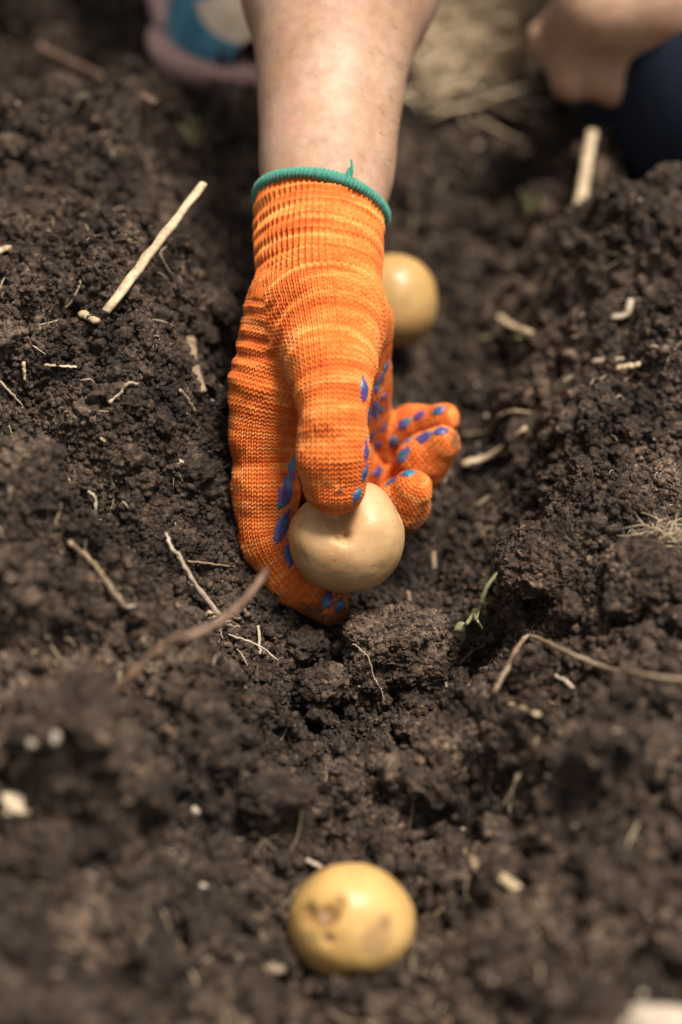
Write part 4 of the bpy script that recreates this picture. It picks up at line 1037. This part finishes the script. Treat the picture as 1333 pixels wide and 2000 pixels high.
dd = -R_*.75-U_*.45; dd /= np.linalg.norm(dd); leaf(P(910, 1219, .885), dd, .0021, .0050, 'leaf', sg, M_GREEN)
# dry tuft on the right
tf = MB(); c0, D0 = hit(1292, 1062)
for k in range(110):
    a = rng.uniform(0, 2*math.pi); ln = rng.uniform(.004, .014); s = c0+np.array([rng.normal()*.004, rng.normal()*.003, .001+abs(rng.normal())*.002])
    e = s+np.array([math.cos(a)*ln, math.sin(a)*ln*.6, rng.uniform(-.001, .005)]); tf.add(*tube([s, (s+e)/2+rng.normal(size=3)*.0012, e], [.0004, .0003, .00015], 4, sub=3))
o = tf.build('root_tuft', M_ROOT, loc=c0); tag(o, 'tangled dry root tuft on the right bank near the frame edge', 'root tuft')
# pale stones
def stone(px, py, r, sc, label, seed, lift=.2, mat=None):
    p, D = hit(px, py); c = p+np.array([0, 0, r*lift]); v, f = ICO[3]; w = v*(1+.28*fbm(v*1.2+seed, 3, seed))[:, None]*np.array(sc)*r
    o = mesh_np('pebble', w+c, f, mat or M_STONE, loc=c); tag(o, label, 'pebble', 'pale pebbles in the soil')
stone(1285, 2018, .0090, (1.5, 1, .8), 'large cream stone at the bottom right corner', 3)
stone(30, 1572, .0048, (1.4, 1, .7), 'flat pale stone at the left edge', 5, mat=M_HAY)
stone(183, 1256, .0026, (.9, 1, 1.2), 'small white pebble below the curved tan stalk', 7)
stone(105, 1441, .0024, (1, 1, 1), 'white bead like pebble on the lower left slope, right one of a pair', 9)
stone(66, 1452, .0021, (1, 1, 1), 'white bead like pebble on the lower left slope, left one of a pair', 11)
stone(1022, 525, .0022, (1, 1, 1), 'small pale pebble on the crest of the upper right mound', 13)
stone(1325, 790, .0022, (1, 1, 1), 'white pebble at the right edge above the right bank', 15)
stone(940, 893, .0016, (1, 1, 1), 'glinting white pebble under the crossed pair of yellowish straws', 17)
stone(862, 938, .0026, (1, 1, 1), 'grey white pebble just behind the gloved fingertips', 19)
stone(540, 1885, .0040, (1.5, 1, .5), 'flat tan pebble at the lower left of the front potato', 21, mat=M_STALK)
stone(600, 1377, .0022, (1.3, 1, 1), 'small tan pebble just under the fist shaped clod', 23, mat=M_HAY)
stone(1177, 812, .0022, (1.5, 1, .7), 'yellowish seed like pebble on the near side of the upper right mound', 25, mat=M_HAY)
stone(395, 1732, .0018, (1.8, 1, .6), 'small pale chip on the dark slope left of the front potato', 27)
stone(382, 1585, .0014, (1, 1, 1), 'tiny round glinting pebble above the small pale chip', 29)
stone(350, 905, .0014, (1, 1, 1), 'tiny white pebble on the slope left of the glove', 31)
# fine rootlets, chaff and mineral grains nobody could count
m = MB(); k = 0
while k < 900:
    x, y = rng.uniform(-.19, .19), rng.uniform(-.24, .40)
    if not far_from_keep(x, y, .0): continue
    a = rng.uniform(0, 2*math.pi); ln = rng.uniform(.003, .014)*(1 if k < 380 else 1.5); p0 = np.array([x, y, 0]); bend = rng.normal()*.35
    q = [p0+np.array([math.cos(a+bend*t*2), math.sin(a+bend*t*2), 0])*ln*t for t in (0, .35, .7, 1)]
    for t in q: t[2] = hs(t[0], t[1])+rng.uniform(.0003, .0016)
    r = rng.uniform(.00018, .00045); m.add(*tube(q, [r, r, r*.9, r*.5], 5, sub=3)); k += 1
o = m.build('root_fibres', M_ROOT); tag(o, 'fine pale root fibres strewn through the dark soil', 'root fibres', kind='stuff')
VS, FS, off = [], [], 0
n_ = 900; x = rng.uniform(-.2, .2, n_); y = rng.uniform(-.26, .4, n_); mk = ok_mask(x, y); x, y = x[mk], y[mk]
r = .00035*(3.)**(rng.random(len(x))**2.2); addc(x, y, r, rng.uniform(.5, 1., len(x)), 1)
o = mesh_np('mineral_grains', np.concatenate(VS), np.concatenate(FS), M_STONE, smooth=False); tag(o, 'tiny pale mineral grains dotted over the dark soil', 'mineral grains', kind='stuff')
# pale dry grass heap far behind
m = MB(); cx, cy = .078, .405
for k in range(2600):
    x = cx+rng.normal()*.030; y = cy+.012+rng.normal()*.030+(.012 if x > cx else 0); a = rng.uniform(0, 2*math.pi); ln = rng.uniform(.012, .045); z = float(hs(x, y))+rng.uniform(.0, .018)*math.exp(-((x-cx)/.05)**2)
    p0 = np.array([x, y, z]); e = p0+np.array([math.cos(a)*ln, math.sin(a)*ln, rng.uniform(-.003, .014)]); e[2] = max(e[2], float(hs(e[0], e[1])))
    r = rng.uniform(.0004, .0012); m.add(*tube([p0, (p0+e)/2+rng.normal(size=3)*.002, e], [r, r, r*.5], 4, sub=2))
o = m.build('dry_grass', M_HAY); tag(o, 'blurred heap of pale dry grass on the soil behind the forearm', 'dry grass', kind='stuff')
# green weed bits far behind
for (px, py, lb) in [(380, 295, 'small yellow green weed on the soil left of the forearm'), (1035, 430, 'small yellow green weed behind the upper right mound'), (1122, 215, 'green weed blade beside the thick upright straw')]:
    p, D = hit(px, py); m = MB()
    for k in range(7):
        a = rng.uniform(0, 6.28); h_ = rng.uniform(.008, .016); e = p+np.array([math.cos(a)*.006, math.sin(a)*.006, h_]); m.add(*tube([p, (p+e)/2+np.array([0, 0, .002]), e], [.0009, .0011, .0004], 5, sub=3, flat=.4))
    o = m.build('weed', M_GREEN, loc=p); tag(o, lb, 'weed')
print('done', time.time()-T0)
